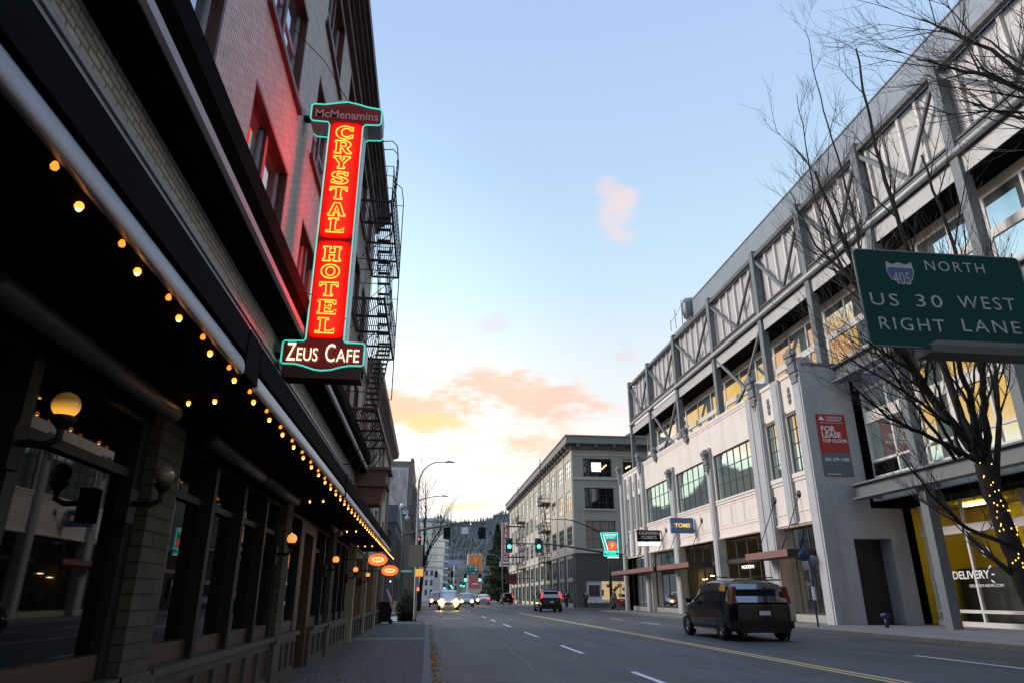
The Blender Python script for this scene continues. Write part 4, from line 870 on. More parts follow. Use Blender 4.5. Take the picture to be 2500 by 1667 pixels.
g = MB(); g.box(15.57, 17.1, 44.2, 44.4, 5.07, 5.38); g.box(15.57, 17.1, 44.2, 44.4, 5.72, 6.03); g.box(15.57, 17.1, 44.2, 44.4, 5.381, 5.719, 1); g.build('panel', [M_blue, M_blue2], t)
text('lettering', 'TOMS', .34, (16.33, 44.19, 5.55), FACE_S, emit('yellow_letters', (1, .55, .12, 1), .65), t, width=1.05, off=.01)
g = MB(); g.box(17.08, FX + .05, 44.26, 44.34, 5.2, 5.3); g.build('arm', M_iron, t)

t = thing('parking_neon_sign', 'teal neon PARK sign with a glowing red P disc at the corner', 'neon sign', (16.1, 62.5, 4.5))
M_tp = mat('teal_panel', (.03, .22, .20), .4); M_tn = emit('bright_teal_neon', (.08, .9, .7, 1), 1.2); M_wn = emit('white_neon', (.9, .95, .85, 1), 1.0)
po = [(15.35, 6.58), (16.9, 6.62), (16.9, 5.0), (15.75, 5.0)]
g = MB(); g.prism(po, 'y', 62.5, 62.8); g.box(15.6, 16.92, 62.5, 62.8, 4.62, 4.98); g.build('panel', M_tp, t)
g = MB(); g.prism([(15.62, 6.42), (16.78, 6.46), (16.78, 5.05), (15.95, 5.05)], 'y', 62.47, 62.5); g.build('inner_panel', mat('pale_teal', (.30, .5, .48), .4), t)
g = MB(); g.tube([(x, 62.44, z) for x, z in po], .05, 6, closed=True); g.tube([(x, 62.44, z) for x, z in [(15.6, 4.62), (16.92, 4.62), (16.92, 4.97), (15.6, 4.97)]], .04, 6, closed=True); g.build('teal_neon_border', M_tn, t)
g = MB(); g.tube([(x, 62.43, z) for x, z in [(16.78, 6.45), (15.6, 6.42), (15.95, 5.1)]], .045, 6); g.build('white_neon_line', M_wn, t)
g = MB(); g.lathe([(.001, 0), (.40, 0), (.42, .02), (.42, .05)], (16.38, 62.40, 5.46), 24, axis='y'); g.build('red_disc', emit('red_disc', (1, .09, .03, 1), 1.1), t)
text('lettering', 'P', .62, (16.38, 62.38, 5.46), FACE_S, emit('orange_p', (1, .45, .12, 1), 1.0), t, off=.01)
text('lettering', 'SMART', .36, (16.28, 62.45, 6.2), FACE_S, M_tn, t, width=.9); text('lettering', 'PARK', .3, (16.26, 62.45, 4.8), FACE_S, M_tn, t, width=1.0)
g = MB(); g.box(15.95, 16.95, 62.45, 62.75, 4.45, 4.52); g.build('white_base', M_wn, t)

# small kerbside things on the right
t = thing('street_pole_sign', 'thin blue pole with round blue and white signs before the orange shop', 'street sign', (15.05, 27, .12))
g = MB(); g.tube([(15.08, 27, .12), (15.06, 27, 3.0)], .035, 8); g.build('pole', mat('navy_pole', (.015, .03, .09), .4), t)
g = MB(); g.lathe([(.001, -.02), (.22, -.02), (.22, .02)], (14.9, 26.96, 2.78), 20, axis='y'); g.build('blue_disc', mat('blue_disc', (.012, .025, .10), .5), t)
g = MB(); g.lathe([(.001, -.02), (.24, -.02), (.24, .02)], (15.26, 27.0, 2.55), 20, axis='y'); g.build('white_disc', mat('pale_disc', (.16, .18, .21), .5), t)
g = MB(); g.box(15.0, 15.12, 26.93, 26.96, 1.1, 1.6); g.build('plate', M_bw, t)
t = thing('blue_bollard', 'short dark blue post before the black doorway', 'bollard', (17.4, 26.2, .12))
g = MB(); g.tube([(17.4, 26.2, .12), (17.4, 26.2, .5)], .07, 10); g.lathe([(.07, .46), (.16, .5), (.17, .62), (.001, .66)], (17.4, 26.2, 0), 14); g.build('post', mat('navy_pole', (.015, .03, .09)), t)

# ---- overhead guide sign
GY = 12.0
t = thing('highway_guide_sign', 'green highway guide sign reading 405 NORTH, US 30 WEST, RIGHT LANE', 'road sign', (10.6, GY, 6.0))
c = [on(2080, 608, y=GY), on(2458, 628, y=GY), on(2500, 862, y=GY), on(2130, 843, y=GY)]
sx0, sx1, sz0, sz1 = c[0].x, 12.55, 5.98, 8.16
M_sg = mat('sign_green', (.004, .038, .036), .75, var=.12, vs=2, stretch=(1, 1, 6), spec=.15); M_sw = mat('sign_white_reflective', (.26, .28, .28), .4, var=.35, vs=6)
def rrect(x0, x1, z0, z1, r, n=5):
    P = []
    for cx_, cz_, a in ((x1 - r, z1 - r, 0), (x0 + r, z1 - r, 90), (x0 + r, z0 + r, 180), (x1 - r, z0 + r, 270)):
        for i in range(n + 1): P.append((cx_ + r * math.cos(R(a + 90 * i / n)), cz_ + r * math.sin(R(a + 90 * i / n))))
    return P
g = MB(); g.prism(rrect(sx0, sx1, sz0, sz1, .12), 'y', GY, GY + .03); g.build('panel', M_sg, t)
g = MB(); g.tube([(x, GY + .01, z) for x, z in rrect(sx0, sx1, sz0, sz1, .12)], .022, 6, closed=True); g.build('edge', mat('sign_edge', (.12, .13, .13), .4, metal=.5), t)
def P2(px, py): return on(px, py, y=GY)
def word(s, pa, pb, pz0, pz1):
    a, b = P2(*pa), P2(*pb); zz0 = P2(*pz0).z; zz1 = P2(*pz1).z; n = len(s)
    text('lettering', s, (zz1 - zz0) * 1.38, ((a.x + b.x) / 2, GY - .008, (zz0 + zz1) / 2), FACE_S, M_sw, t, width=b.x - a.x, spacing=1.25, ext=.003)
Zs = lambda x, y: (2050 + x / 5.227, 590 + y / 5.227)
word('NORTH', Zs(1090, 330), Zs(1840, 350), Zs(1300, 390), Zs(1300, 262)); word('US', Zs(385, 740), Zs(745, 760), Zs(560, 828), Zs(560, 668))
word('30', Zs(965, 760), Zs(1300, 770), Zs(1120, 852), Zs(1120, 690)); word('WEST', Zs(1515, 800), Zs(2240, 820), Zs(1850, 880), Zs(1850, 715))
word('RIGHT', Zs(500, 1060), Zs(1330, 1080), Zs(900, 1150), Zs(900, 985)); word('LANE', Zs(1560, 1080), Zs(2300, 1110), Zs(1900, 1175), Zs(1900, 1012))
a, b = P2(*Zs(565, 250)), P2(*Zs(985, 570)); cxs = (a.x + b.x) / 2 ; ws = (b.x - a.x) / 2; 
sh = lambda k, dz=0: [(cxs - ws * .92 * k, a.z), (cxs - ws * .5 * k, a.z - .07), (cxs, a.z - .02), (cxs + ws * .5 * k, a.z - .07), (cxs + ws * .92 * k, a.z), (cxs + ws * k, a.z - (a.z - b.z) * .45), (cxs + ws * .75 * k, b.z + (a.z - b.z) * .22), (cxs, b.z - dz), (cxs - ws * .75 * k, b.z + (a.z - b.z) * .22), (cxs - ws * k, a.z - (a.z - b.z) * .45)]
g = MB(); g.prism(sh(1.0), 'y', GY - .014, GY - .002); g.build('shield', M_sw, t)
zb_ = a.z - (a.z - b.z) * .27
g = MB(); g.prism([(cxs - ws * .88, zb_), (cxs + ws * .88, zb_), (cxs + ws * .93, a.z - (a.z - b.z) * .45), (cxs + ws * .68, b.z + (a.z - b.z) * .24), (cxs, b.z + .04), (cxs - ws * .68, b.z + (a.z - b.z) * .24), (cxs - ws * .93, a.z - (a.z - b.z) * .45)], 'y', GY - .019, GY - .0145); g.build('shield_field', mat('shield_blue', (.012, .035, .17), .4), t)
text('lettering', '405', .42, (cxs, GY - .022, zb_ - .27), FACE_S, M_sw, t, width=ws * 1.25)
g = MB(); lz = P2(*Zs(1120, 1240)).z; lx = P2(*Zs(1120, 1240)).x
lz -= .13
g.prism([(lx - .2, lz - .1), (lx - .05, lz), (13.6, lz), (13.6, lz - .1)], 'y', GY - .30, GY - .10); g.build('light_trough', mat('grey_trough', (.07, .07, .08), .5), t)
g = MB(); g.box(lx - .2, 14.75, GY - .3, GY + .2, lz - .26, lz - .101); g.tube([(14.75, GY + .3, .12), (14.75, GY + .3, 8.4)], [.17, .13], 12); g.box(10.2, 14.75, GY + .04, GY + .12, 7.2, 7.3); g.build('support_arm', M_darkpole, t)

# ================================================================== MIDDLE BUILDING
MX, MY = 15.0, 72.4
mid = thing('warehouse_building', 'four storey beige corner warehouse with a bracketed cornice beyond the crossing', 'building', (MX + 6, MY + 30, 0))
PMs = lambda u, v, d: (MX + d, u, v); PMf = lambda u, v, d: (u, MY + d, v)
rowsM = [(13.3, 15.3), (9.9, 12.0), (6.3, 8.3)]
sideY = [73.3 + k * 4.7 for k in range(12)]
hs = [(y, y + 3.1, c, d) for y in sideY for c, d in rowsM] + [(y, y + 3.3, 3.0, 5.0) for y in sideY] + [(y, y + 3.3, .5, 2.7) for y in sideY]
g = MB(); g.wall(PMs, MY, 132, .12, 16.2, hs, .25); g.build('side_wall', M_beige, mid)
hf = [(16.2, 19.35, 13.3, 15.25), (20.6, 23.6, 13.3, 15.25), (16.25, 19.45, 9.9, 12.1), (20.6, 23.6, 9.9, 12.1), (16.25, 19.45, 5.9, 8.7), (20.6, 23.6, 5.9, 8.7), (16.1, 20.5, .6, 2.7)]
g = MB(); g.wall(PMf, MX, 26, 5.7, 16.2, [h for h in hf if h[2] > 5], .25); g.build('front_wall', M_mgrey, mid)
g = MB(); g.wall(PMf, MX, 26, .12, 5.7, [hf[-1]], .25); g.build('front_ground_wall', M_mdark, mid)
g = MB(); g.box(MX + .5, 26, MY + 2.4, 132, .12, 16.2); g.box(MX + .5, 26, MY + .5, MY + 2.4, 2.9, 16.2); g.build('core', M_soffit, mid)
g = MB(); g.box(MX - .75, 27, MY - .75, 132.5, 16.75, 17.5); g.box(MX - .85, 27, MY - .85, 132.6, 17.5, 17.62); g.build('cornice', mat('cornice_grey', (.21, .215, .21), .7), mid)
g = MB(); g.box(MX - .2, 27, MY - .2, 132, 16.2, 16.75)
for k in range(30): yy = MY + .4 + k * 2; g.box(MX - .7, MX - .2, yy, yy + .35, 16.35, 16.75)
for k in range(6): xx = MX + .4 + k * 2; g.box(xx, xx + .35, MY - .7, MY - .2, 16.35, 16.75)
g.build('cornice_bracket', mat('bracket_dark', (.10, .10, .095), .7), mid)
g = MB(); g.box(MX - .1, 26, MY - .12, MY, 12.95, 13.2); g.box(MX - .15, MX, MY, 132, 5.35, 5.7); g.box(MX - .1, 26, MY - .13, MY, 5.4, 5.7); g.box(MX - .06, 26, MY - .06, MY, 15.55, 15.7); g.box(16.15, 19.5, MY - .15, MY, 9.75, 9.9); g.build('string_course', M_beige, mid)
for k in range(13):
    yy = MY + .15 + k * 4.7 - (.1 if k else 0)
    g = MB(); g.box(MX - .09, MX, yy, yy + .5, 5.7, 16.2); g.build('pilaster', M_beige, mid)
    g = MB(); g.box(MX - .12, MX, yy, yy + .7, .12, 5.35); g.build('ground_pier', M_mdark, mid)
M_midlit = mat('mid_mirror_glass', (.96, .93, .88), .06, metal=1, var=.15, vs=.6)
for h in hs:
    a, b, c, d = h; m_ = M_midlit if c > 9 else (M_oldglass)
    if c < 1: m_ = M_dglass
    rwindow(a, b, c, d, 3, 3 if c > 5 else 1, MX + .02, m_, mid, M_mgrey, .08, 'window', .05)
for i, h in enumerate(hf[:-1]):
    a, b, c, d = h; f = MB(); y_ = MY + .18
    f.box(a, a + .08, y_, y_ + .06, c, d); f.box(b - .08, b, y_, y_ + .06, c, d); f.box(a + .08, b - .08, y_, y_ + .06, d - .08, d); f.box(a + .08, b - .08, y_, y_ + .06, c, c + .08)
    for q in (1, 2, 3): xx = a + (b - a) * q / 4; f.box(xx - .025, xx + .025, y_, y_ + .05, c + .08, d - .08)
    for q in (1, 2): zz = c + (d - c) * q / 3; f.box(a + .08, b - .08, y_ + .005, y_ + .045, zz - .02, zz + .02)
    fo = f.build('window', M_muntin, mid); q = MB(); q.quad((a, y_ + .03, c), (b, y_ + .03, c), (b, y_ + .03, d), (a, y_ + .03, d)); q.build('pane', M_oldglass, fo)
g = MB()
g.box(17.15, 18.2, MY + .14, MY + .17, 13.85, 14.85); g.build('lit_screen', emit('bright_screen', (.9, .92, 1, 1), .9), mid)
for (x, z) in ((18.55, 14.4), (18.75, 14.55), (18.35, 14.2), (21.0, 14.3), (21.2, 14.45), (21.4, 14.5)): g = MB(); g.ball((x, MY + .12, z), .09, 8); g.build('interior_lamp', emit('interior_lamp', (1, .62, .2, 1), 2.5), mid)
# lit corner shop window
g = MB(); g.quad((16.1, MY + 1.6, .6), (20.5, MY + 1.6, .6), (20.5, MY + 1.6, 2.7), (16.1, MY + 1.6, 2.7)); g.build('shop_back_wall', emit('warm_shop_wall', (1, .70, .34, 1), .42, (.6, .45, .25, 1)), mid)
g = MB(); g.box(16.1, 17.7, MY + .12, MY + .16, .9, 2.7); g.build('poster', mat('poster_white', (.55, .56, .62), .5), mid)
g = MB(); g.box(16.35, 17.5, MY + .09, MY + .12, 1.2, 2.3); g.build('poster_picture', mat('poster_dark', (.05, .04, .06), .5, var=.9, vs=3), mid)
g = MB(); g.box(16.1, 19.7, MY + .08, MY + .115, .62, .9); g.box(19.6, 19.7, MY + .1, MY + .16, .9, 2.7); g.build('window_graphic', mat('graphic_white', (.6, .6, .62), .5, var=.5, vs=4), mid)
random.seed(5)
g = MB()
for k in range(12): x = random.uniform(17.8, 20.3); z = random.uniform(1.0, 2.2); g = MB(); g.box(x, x + .25, MY + .9, MY + 1.2, z, z + .3); g.build('shop_goods', mat('shop_goods', (.25, .14, .08), .7, var=.8, vs=2), mid)
g = MB(); g.prism([(20.5, 17.6), (24.5, 17.6), (22.7, 18.9)], 'y', MY + 1, MY + 14); g.build('roof_hut', mat('cornice_grey', (.21, .215, .21)), mid)
# its fire escapes, copied
mfe = thing('fire_escape', 'nearer dark fire escape on the beige warehouse side wall', 'fire escape', (MX - .5, 0, 0), 0, 'fire escapes on the warehouse')
for z in (5.2, 8.9, 12.3):
    g = MB(); g.box(MX - 1.05, MX, -2, 2, z - .06, z); g.build('platform', M_iron, mfe)
    g = MB()
    for hh in (.5, .95): g.tube([(MX, -2, z + hh), (MX - 1.05, -2, z + hh), (MX - 1.05, 2, z + hh), (MX, 2, z + hh)], .03, 4)
    for i in range(13): yy = -2 + 4 * i / 12; g.tube([(MX - 1.05, yy, z), (MX - 1.05, yy, z + .95)], .018, 4)
    g.build('railing', M_iron, mfe)
    for q_ in (-1.8, 1.8): g = MB(); g.tube([(MX, q_, z - 1.1), (MX - 1, q_, z - .05)], .03, 4); g.build('support_strut', M_iron, mfe)
for a, b in ((5.2, 8.9), (8.9, 12.3)):
    g = MB(); g.bar((MX - .8, -1.6, a), (MX - .8, 1.6, b), .05, .25); g.bar((MX - .35, -1.6, a), (MX - .35, 1.6, b), .05, .25)
    for i in range(12): t_ = (i + .5) / 12; g.box(MX - .8, MX - .35, -1.6 + 3.2 * t_ - .1, -1.6 + 3.2 * t_ + .1, a + (b - a) * t_ - .015, a + (b - a) * t_ + .015)
    g.build('stair', M_iron, mfe)
g = MB(); g.tube([(MX - .9, .2, 13), (MX - .9, .2, 18.2)], .03, 5); g.tube([(MX - .9, .6, 13), (MX - .9, .6, 18.2)], .03, 5); g.build('roof_ladder', M_iron, mfe)
mfe.location.y = 88.5
o = copy_tree(mfe); o.location.y = 112; o['label'] = 'farther dark fire escape on the beige warehouse side wall'

# blade sign PARKING and arrow
t = thing('parking_blade_sign', 'tall thin red blade sign with white letters PARKING', 'sign', (11.8, 110, 6.2))
g = MB(); g.box(11.25, 12.35, 110, 110.4, 6.25, 12.15); g.build('panel', mat('pink_white_panel', (.50, .40, .40), .5), t)
g = MB(); g.box(11.55, 12.3, 109.97, 110, 6.3, 12.1); g.build('red_field', mat('faded_red', (.28, .02, .03), .5), t)
for i, ch in enumerate('PARKING'): text('lettering', ch, .98, (11.92, 109.93, 11.7 - i * .83), FACE_S, mat('bright_white_letters', (.85, .84, .84), .5, var=.02), t, ext=.01, off=.02, width=.52)
g = MB(); g.box(12.35, MX, 110.1, 110.3, 11.4, 11.6); g.box(12.35, MX, 110.1, 110.3, 6.8, 7.0); g.build('arm', M_iron, t)
t = thing('arrow_sign', 'white board with a long red arrow under the PARKING blade', 'sign', (11.8, 109.8, 5.5))
g = MB(); g.box(10.9, 12.7, 109.7, 109.8, 5.5, 6.2); g.build('panel', M_bw, t)
g = MB(); g.prism([(11.15, 5.85 - .08), (12.2, 5.77), (12.2, 5.65), (12.55, 5.85), (12.2, 6.05), (12.2, 5.93), (11.15, 5.93)], 'y', 109.66, 109.7); g.build('arrow', mat('faded_red', (.28, .02, .03)), t)
g = MB(); g.box(12.7, MX, 109.72, 109.78, 5.8, 5.9); g.build('arm', M_iron, t)
t = thing('dark_red_shop_sign', 'dark red square sign hanging near the far end of the warehouse', 'sign', (12.4, 105, 3)); g = MB(); g.box(11.4, 13.0, 105, 105.3, 2.9, 4.3); g.build('panel', mat('maroon', (.07, .006, .012), .4), t); g = MB(); g.lathe([(.3, -.02), (.36, -.02), (.36, 0)], (12.2, 105, 3.85), 14, axis='y'); g.box(11.7, 12.7, 104.98, 105, 3.15, 3.25); g.build('emblem', mat('rose', (.4, .06, .09), .5), t); g = MB(); g.box(13.0, MX, 105.1, 105.2, 3.6, 3.7); g.build('arm', M_iron, t)

# ================================================================== FAR LEFT BLOCK
bb = thing('brick_mural_building', 'tall weathered brick building with a pale painted wall board, left of the street lamp', 'building', (-5, 80, 0))
M_ob = brick('old_brown_brick', (.20, .165, .15), (.15, .125, .115), (.2, .19, .18), .4, .14, .02, .5)
g = MB(); g.box(-9, -2.0, 75, 90, 0, 15.0); g.box(-2.32, -1.98, 74.9, 90.1, 15, 15.3); g.build('tower_wall', M_ob, bb)
g = MB(); g.prism([(-2.0, 0), (-1.15, 0), (-1.15, 9.2), (-1.55, 12.2), (-2.0, 12.75)], 'y', 76, 96); g.build('lower_wall', M_ob, bb)
g = MB(); g.box(-5.4, -2.5, 74.86, 75, 9.9, 14.3); g.build('board_frame', mat('pale_blue_frame', (.42, .50, .56), .6), bb)
g = MB(); g.box(-5.3, -2.75, 74.82, 74.86, 10.2, 14.0); g.build('painted_board', mat('faded_mural', (.42, .38, .37), .7, var=.45, vs=.9, stretch=(2, 1, .6)), bb)
g = MB(); g.box(-5.4, -2.3, 74.0, 75, 9.3, 9.7)
for k in range(5): x = -5.2 + k * .7; g.tube([(x, 74, 9.3), (x, 73.4, 9.0)], .05, 5); g.ball((x, 73.3, 8.8), .25, 8)
g.build('board_walkway', mat('pale_blue_frame', (.42, .50, .56)), bb)
t = thing('slate_building', 'dark blue-grey low building at the far left corner of the crossing', 'building', (-5, 56, 0))
M_slate = mat('slate_blue_wall', (.045, .052, .07), .7, var=.15)
hh = [(-4.6, -3.0, 1.0, 2.9), (-7, -5, 1.0, 2.9)]
g = MB(); g.wall(lambda u, v, d: (u, 55 + d, v), -9, -2.6, .12, 7.9, hh + [(-3.6, -2.9, 4.5, 6)], .2); g.box(-9, -2.6, 55.3, 73, .12, 7.9); g.build('wall', M_slate, t)
g = MB(); g.box(-9, -2.5, 54.9, 55, 6.6, 7.9); g.box(-2.6, -2.5, 55, 73, 6.6, 7.9); g.build('sign_board', mat('blue_board', (.07, .08, .11), .6), t)
for k in range(6):
    for z0_, z1_ in ((3.6, 5.8), (.9, 2.7)): yy = 56.5 + k * 2.7; g = MB(); g.box(-2.6, -2.54, yy, yy + 1.7, z0_, z1_); g.build('window', M_oldglass, t)
g = MB(); g.quad((-9, 56.2, 1), (-2.7, 56.2, 1), (-2.7, 56.2, 2.9), (-9, 56.2, 2.9))
for (x, z) in ((-2.95, 2.0), (-4.0, 2.15)): pass
for q_ in (-3.35, -2.75):
    g = MB(); g.ball((q_, 54.8, 2.28), .06, 8); g.build('door_lamp', emit('interior_lamp', (1, .62, .2, 1), 2.5), t)

# ---- far structures
t = thing('glass_round_tower', 'pale cylindrical glass tower far down the left side', 'building', (-1, 250, 0))
M_tw = mat('tower_white_band', (.60, .62, .62), .6, var=.1); M_tg = mat('tower_glass', (.42, .50, .52), .12, metal=.6, var=.25, vs=.3)
g = MB(); g.lathe([(8, 0), (8, 26.0)], (-1, 256, 0), 40); g.build('curtain_wall', M_tg, t)
g = MB()
for k in range(11): z = .8 + k * 2.3; g.lathe([(8.0, z), (8.12, z), (8.12, z + .55), (8.0, z + .55)], (-1, 256, 0), 40)
g.build('floor_band', M_tw, t)
g = MB(); g.lathe([(7.9, 25.5), (8.1, 25.5), (8.1, 27), (7.9, 27), (.01, 26.5)], (-1, 256, 0), 40); g.build('roof', mat('tower_roof', (.40, .50, .55), .5), t)
t = thing('white_apartment_block', 'white flat-roofed block in front of the round tower', 'building', (-1, 190, 0))
g = MB(); g.box(-6, 1.6, 185, 200, 0, 8.6); g.box(1.6, 3.3, 188, 200, 0, 6.8); g.box(-6, .4, 184.9, 185, 8.2, 8.9); g.build('wall', M_tw, t)
for i in range(5):
    for j in range(3): g = MB(); g.box(-4.5 + i * 1.3, -3.9 + i * 1.3, 184.9, 184.98, 1.5 + j * 2.3, 2.8 + j * 2.3); g.build('window', M_mdark, t)
t = thing('distant_office_block', 'small pale office block with a blue roof sign below the wooded hill', 'building', (6, 300, 0))
g = MB(); g.box(2.5, 12.5, 300, 312, 0, 13.5); g.box(8, 15, 304, 316, 0, 15.5); g.box(1, 5, 292, 300, 0, 9); g.build('wall', mat('distant_beige', (.36, .34, .31), .8, var=.2, vs=.4), t)
for i in range(7):
    for j in range(5): g = MB(); g.box(3 + i * 1.35, 3.9 + i * 1.35, 299.9, 299.98, 1.5 + j * 2.4, 2.9 + j * 2.4); g.build('window', M_mdark, t)
g = MB(); g.box(7.3, 12.0, 299.5, 299.8, 13.8, 15.4); g.build('roof_sign', mat('pale_blue_sign', (.22, .40, .75), .5), t)

t = thing('orange_billboard', 'tall orange and red banner billboard on a pale tower', 'billboard', (13, 200, 0))
g = MB(); g.box(11.0, 15.0, 200.2, 203, 0, 12.3); g.build('tower', mat('pale_tower', (.5, .47, .42), .7), t)
g = MB(); g.box(11.5, 14.7, 200, 200.2, 7.7, 12.0); g.build('orange_panel', mat('orange_panel', (.80, .22, .05), .5, var=.05), t)
g = MB(); g.box(11.5, 14.7, 200, 200.2, 3.4, 7.69); g.build('red_panel', mat('coral_panel', (.55, .12, .09), .5, var=.05), t)
g = MB(); g.prism([(12.5, 11.2), (12.9, 11.2), (13.1, 10.6), (13.3, 11.2), (13.7, 11.2), (13.5, 10.4), (13.1, 9.9), (12.7, 10.4)], 'y', 199.9, 200); g.build('emblem', mat('yellow_emblem', (.8, .45, .08), .5), t)
g = MB(); g.box(12.2, 14.0, 199.9, 200, 4.25, 4.55); g.build('white_line', M_bw, t)
for x in (11.2, 12.2, 13.2, 14.4): g = MB(); g.ball((x, 200, 12.5), .15, 8); g.build('top_lamp', M_bw, t)
t = thing('sign_gantry', 'grey overhead gantry carrying a green direction sign, far down the street', 'road sign', (10, 160, 0))
M_gg = mat('gantry_green', (.03, .23, .16), .5)
g = MB(); g.tube([(5.8, 160, 0), (5.8, 160, 7.6)], .18, 8); g.box(13.85, 14.15, 159.9, 160.2, 0, 7.5); g.box(5.8, 14, 160, 160.15, 7.35, 7.5); g.box(5.8, 14, 160, 160.15, 5.6, 5.75)
for k in range(5): g.bar((6 + k * 1.6, 160.08, 5.7), (6.8 + k * 1.6, 160.08, 7.4), .1); g.bar((6.8 + k * 1.6, 160.08, 7.4), (7.6 + k * 1.6, 160.08, 5.7), .1)
g.build('frame', mat('gantry_grey', (.42, .43, .44), .5), t)
g = MB(); g.box(8.6, 11.15, 159.6, 159.8, 5.6, 7.7); g.box(6.0, 8.2, 159.6, 159.8, 5.8, 6.9, 1); g.build('panel', [M_gg, mat('faded_green', (.20, .28, .24), .5)], t)
g = MB(); g.box(9.0, 9.9, 159.55, 159.6, 7.25, 7.45); g.box(10.3, 10.9, 159.55, 159.6, 7.25, 7.45); g.ball((10.6, 159.5, 6.75), .25, 8); g.prism([(9.6, 5.95), (10.2, 5.95), (10.2, 5.85), (10.45, 6.0), (10.2, 6.15), (10.2, 6.05), (9.6, 6.05)], 'y', 159.55, 159.6); g.build('legend', M_bw, t)
# hills and woods
g = MB(); pts = []
NA = 90
def ridge(az):
    e = 5.0 + .35 * math.sin(az * .53 + 1) + .25 * math.sin(az * 1.1) if az < 1 else 4.9 + (az - 1) * .17 + .2 * math.sin(az * 1.3)
    if az < 1: e += 3.9 * min(1, max(0, (-12 - az) / 9)) + .25 * math.sin(az * .8) * (az < -16)
    return e
ringd = [320, 480, 620, 760, 900, 1100]
hm = lambda az, d: max(0, (d - 330) / 570) ** .9 * math.tan(R(ridge(az))) * 900 * (1 if d <= 900 else .9)
vs = []; AZ = [-75 + 110 * i / NA for i in range(NA + 1)]
for d in ringd:
    for a in AZ: vs.append((d * math.sin(R(a)), d * math.cos(R(a)), hm(a, d) - .5))
g.add(vs, [(j * (NA + 1) + i, j * (NA + 1) + i + 1, (j + 1) * (NA + 1) + i + 1, (j + 1) * (NA + 1) + i) for j in range(len(ringd) - 1) for i in range(NA)], 0, True)
struct('hill', g, mat('hill_ground', (.05, .06, .05), .9, var=.3, vs=.02))
random.seed(3)
M_fir = mat('hazed_hill_conifers', (.085, .108, .120), .9, var=.25, vs=.03)  # blue-grey tint and low contrast stand in for haze
g = MB()
def cone_tree(g, x, y, z, h, r, tiers=3, n=6):
    for k in range(tiers):
        z0 = z + h * (.12 + .27 * k); z1 = z + h * min(1, .12 + .27 * k + .42); rr = r * (1 - .28 * k); a0 = random.random() * 6
        vs = [(x + rr * random.uniform(.7, 1.15) * math.cos(a0 + 6.283 * i / n), y + rr * math.sin(a0 + 6.283 * i / n), z0 + random.uniform(-.04, .04) * h) for i in range(n)] + [(x, y, z1)]
        g.add(vs, [(i, (i + 1) % n, n) for i in range(n)])
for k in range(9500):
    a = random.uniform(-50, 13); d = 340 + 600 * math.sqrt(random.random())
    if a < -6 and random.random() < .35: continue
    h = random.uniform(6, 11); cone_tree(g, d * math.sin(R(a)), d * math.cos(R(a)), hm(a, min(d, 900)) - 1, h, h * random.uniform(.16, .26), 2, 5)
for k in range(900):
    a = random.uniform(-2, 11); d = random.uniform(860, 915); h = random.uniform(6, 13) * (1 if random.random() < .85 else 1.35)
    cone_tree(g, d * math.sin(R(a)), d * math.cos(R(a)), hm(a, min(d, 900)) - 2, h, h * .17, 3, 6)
tag(g.build('hillside_forest', M_fir), 'conifer forest in a hazy blue-green tint covering the hill at the end of the street', 'forest', kind='stuff')
# ================================================================== TREES
def leaf_tree(name, label, x, y, h, r, n, m, seed, low=.1, leaf=.35, shape=1.0, group=None):
    random.seed(seed); t = thing(name, label, 'tree', (x, y, 0), 0, group)
    g = MB(); g.tube([(x, y, 0), (x + .1, y, h * .4), (x, y, h * .85)], [r * .09, r * .06, .04], 8)
    for k in range(14): a = random.random() * 6.28; z = h * random.uniform(.2, .8); q = r * (1 - z / h) * .8; g.tube([(x, y, z), (x + q * math.cos(a), y + q * math.sin(a), z + .1 * h)], [.06, .02], 4)
    g.build('trunk', M_bark, t)
    g = MB()
    for k in range(n):
        u = random.random() ** .8; z = h * (low + (1 - low) * u); rr = r * (1 - u) ** shape * (1 + .25 * math.sin(u * 23 + seed)) * math.sqrt(random.uniform(.15, 1)); a = random.random() * 6.28; rr *= 1 + .2 * math.sin(3 * a + u * 9)
        c = Vector((x + rr * math.cos(a), y + rr * math.sin(a), z)); d1 = Vector((random.gauss(0, 1), random.gauss(0, 1), random.gauss(0, .6))).normalized() * leaf; d2 = Vector((random.gauss(0, 1), random.gauss(0, 1), random.gauss(0, .6))).normalized() * leaf * .6
        g.quad(c - d1, c + d2, c + d1, c - d2)
    g.build('crown', m, t); return t
M_con = mat('conifer_green', (.055, .085, .060), .9, var=.5, vs=.8); M_con2 = mat('ivy_green', (.045, .065, .03), .9, var=.5, vs=.8)
leaf_tree('conifer_tree', 'tall dark green conifer left of the red PARKING sign', 16.6, 172, 17.5, 4.0, 12000, M_con, 1, .04, .5)
leaf_tree('conifer_tree', 'shorter dark conifer standing just right of the orange billboard', 18.2, 212, 14, 3.2, 5000, M_con, 2, .04, .5)
leaf_tree('leafy_tree', 'dark leafy tree filling the gap beside the warehouse end', 13.7, 140, 8.5, 2.4, 6000, M_con2, 3, .06, .35, .45)

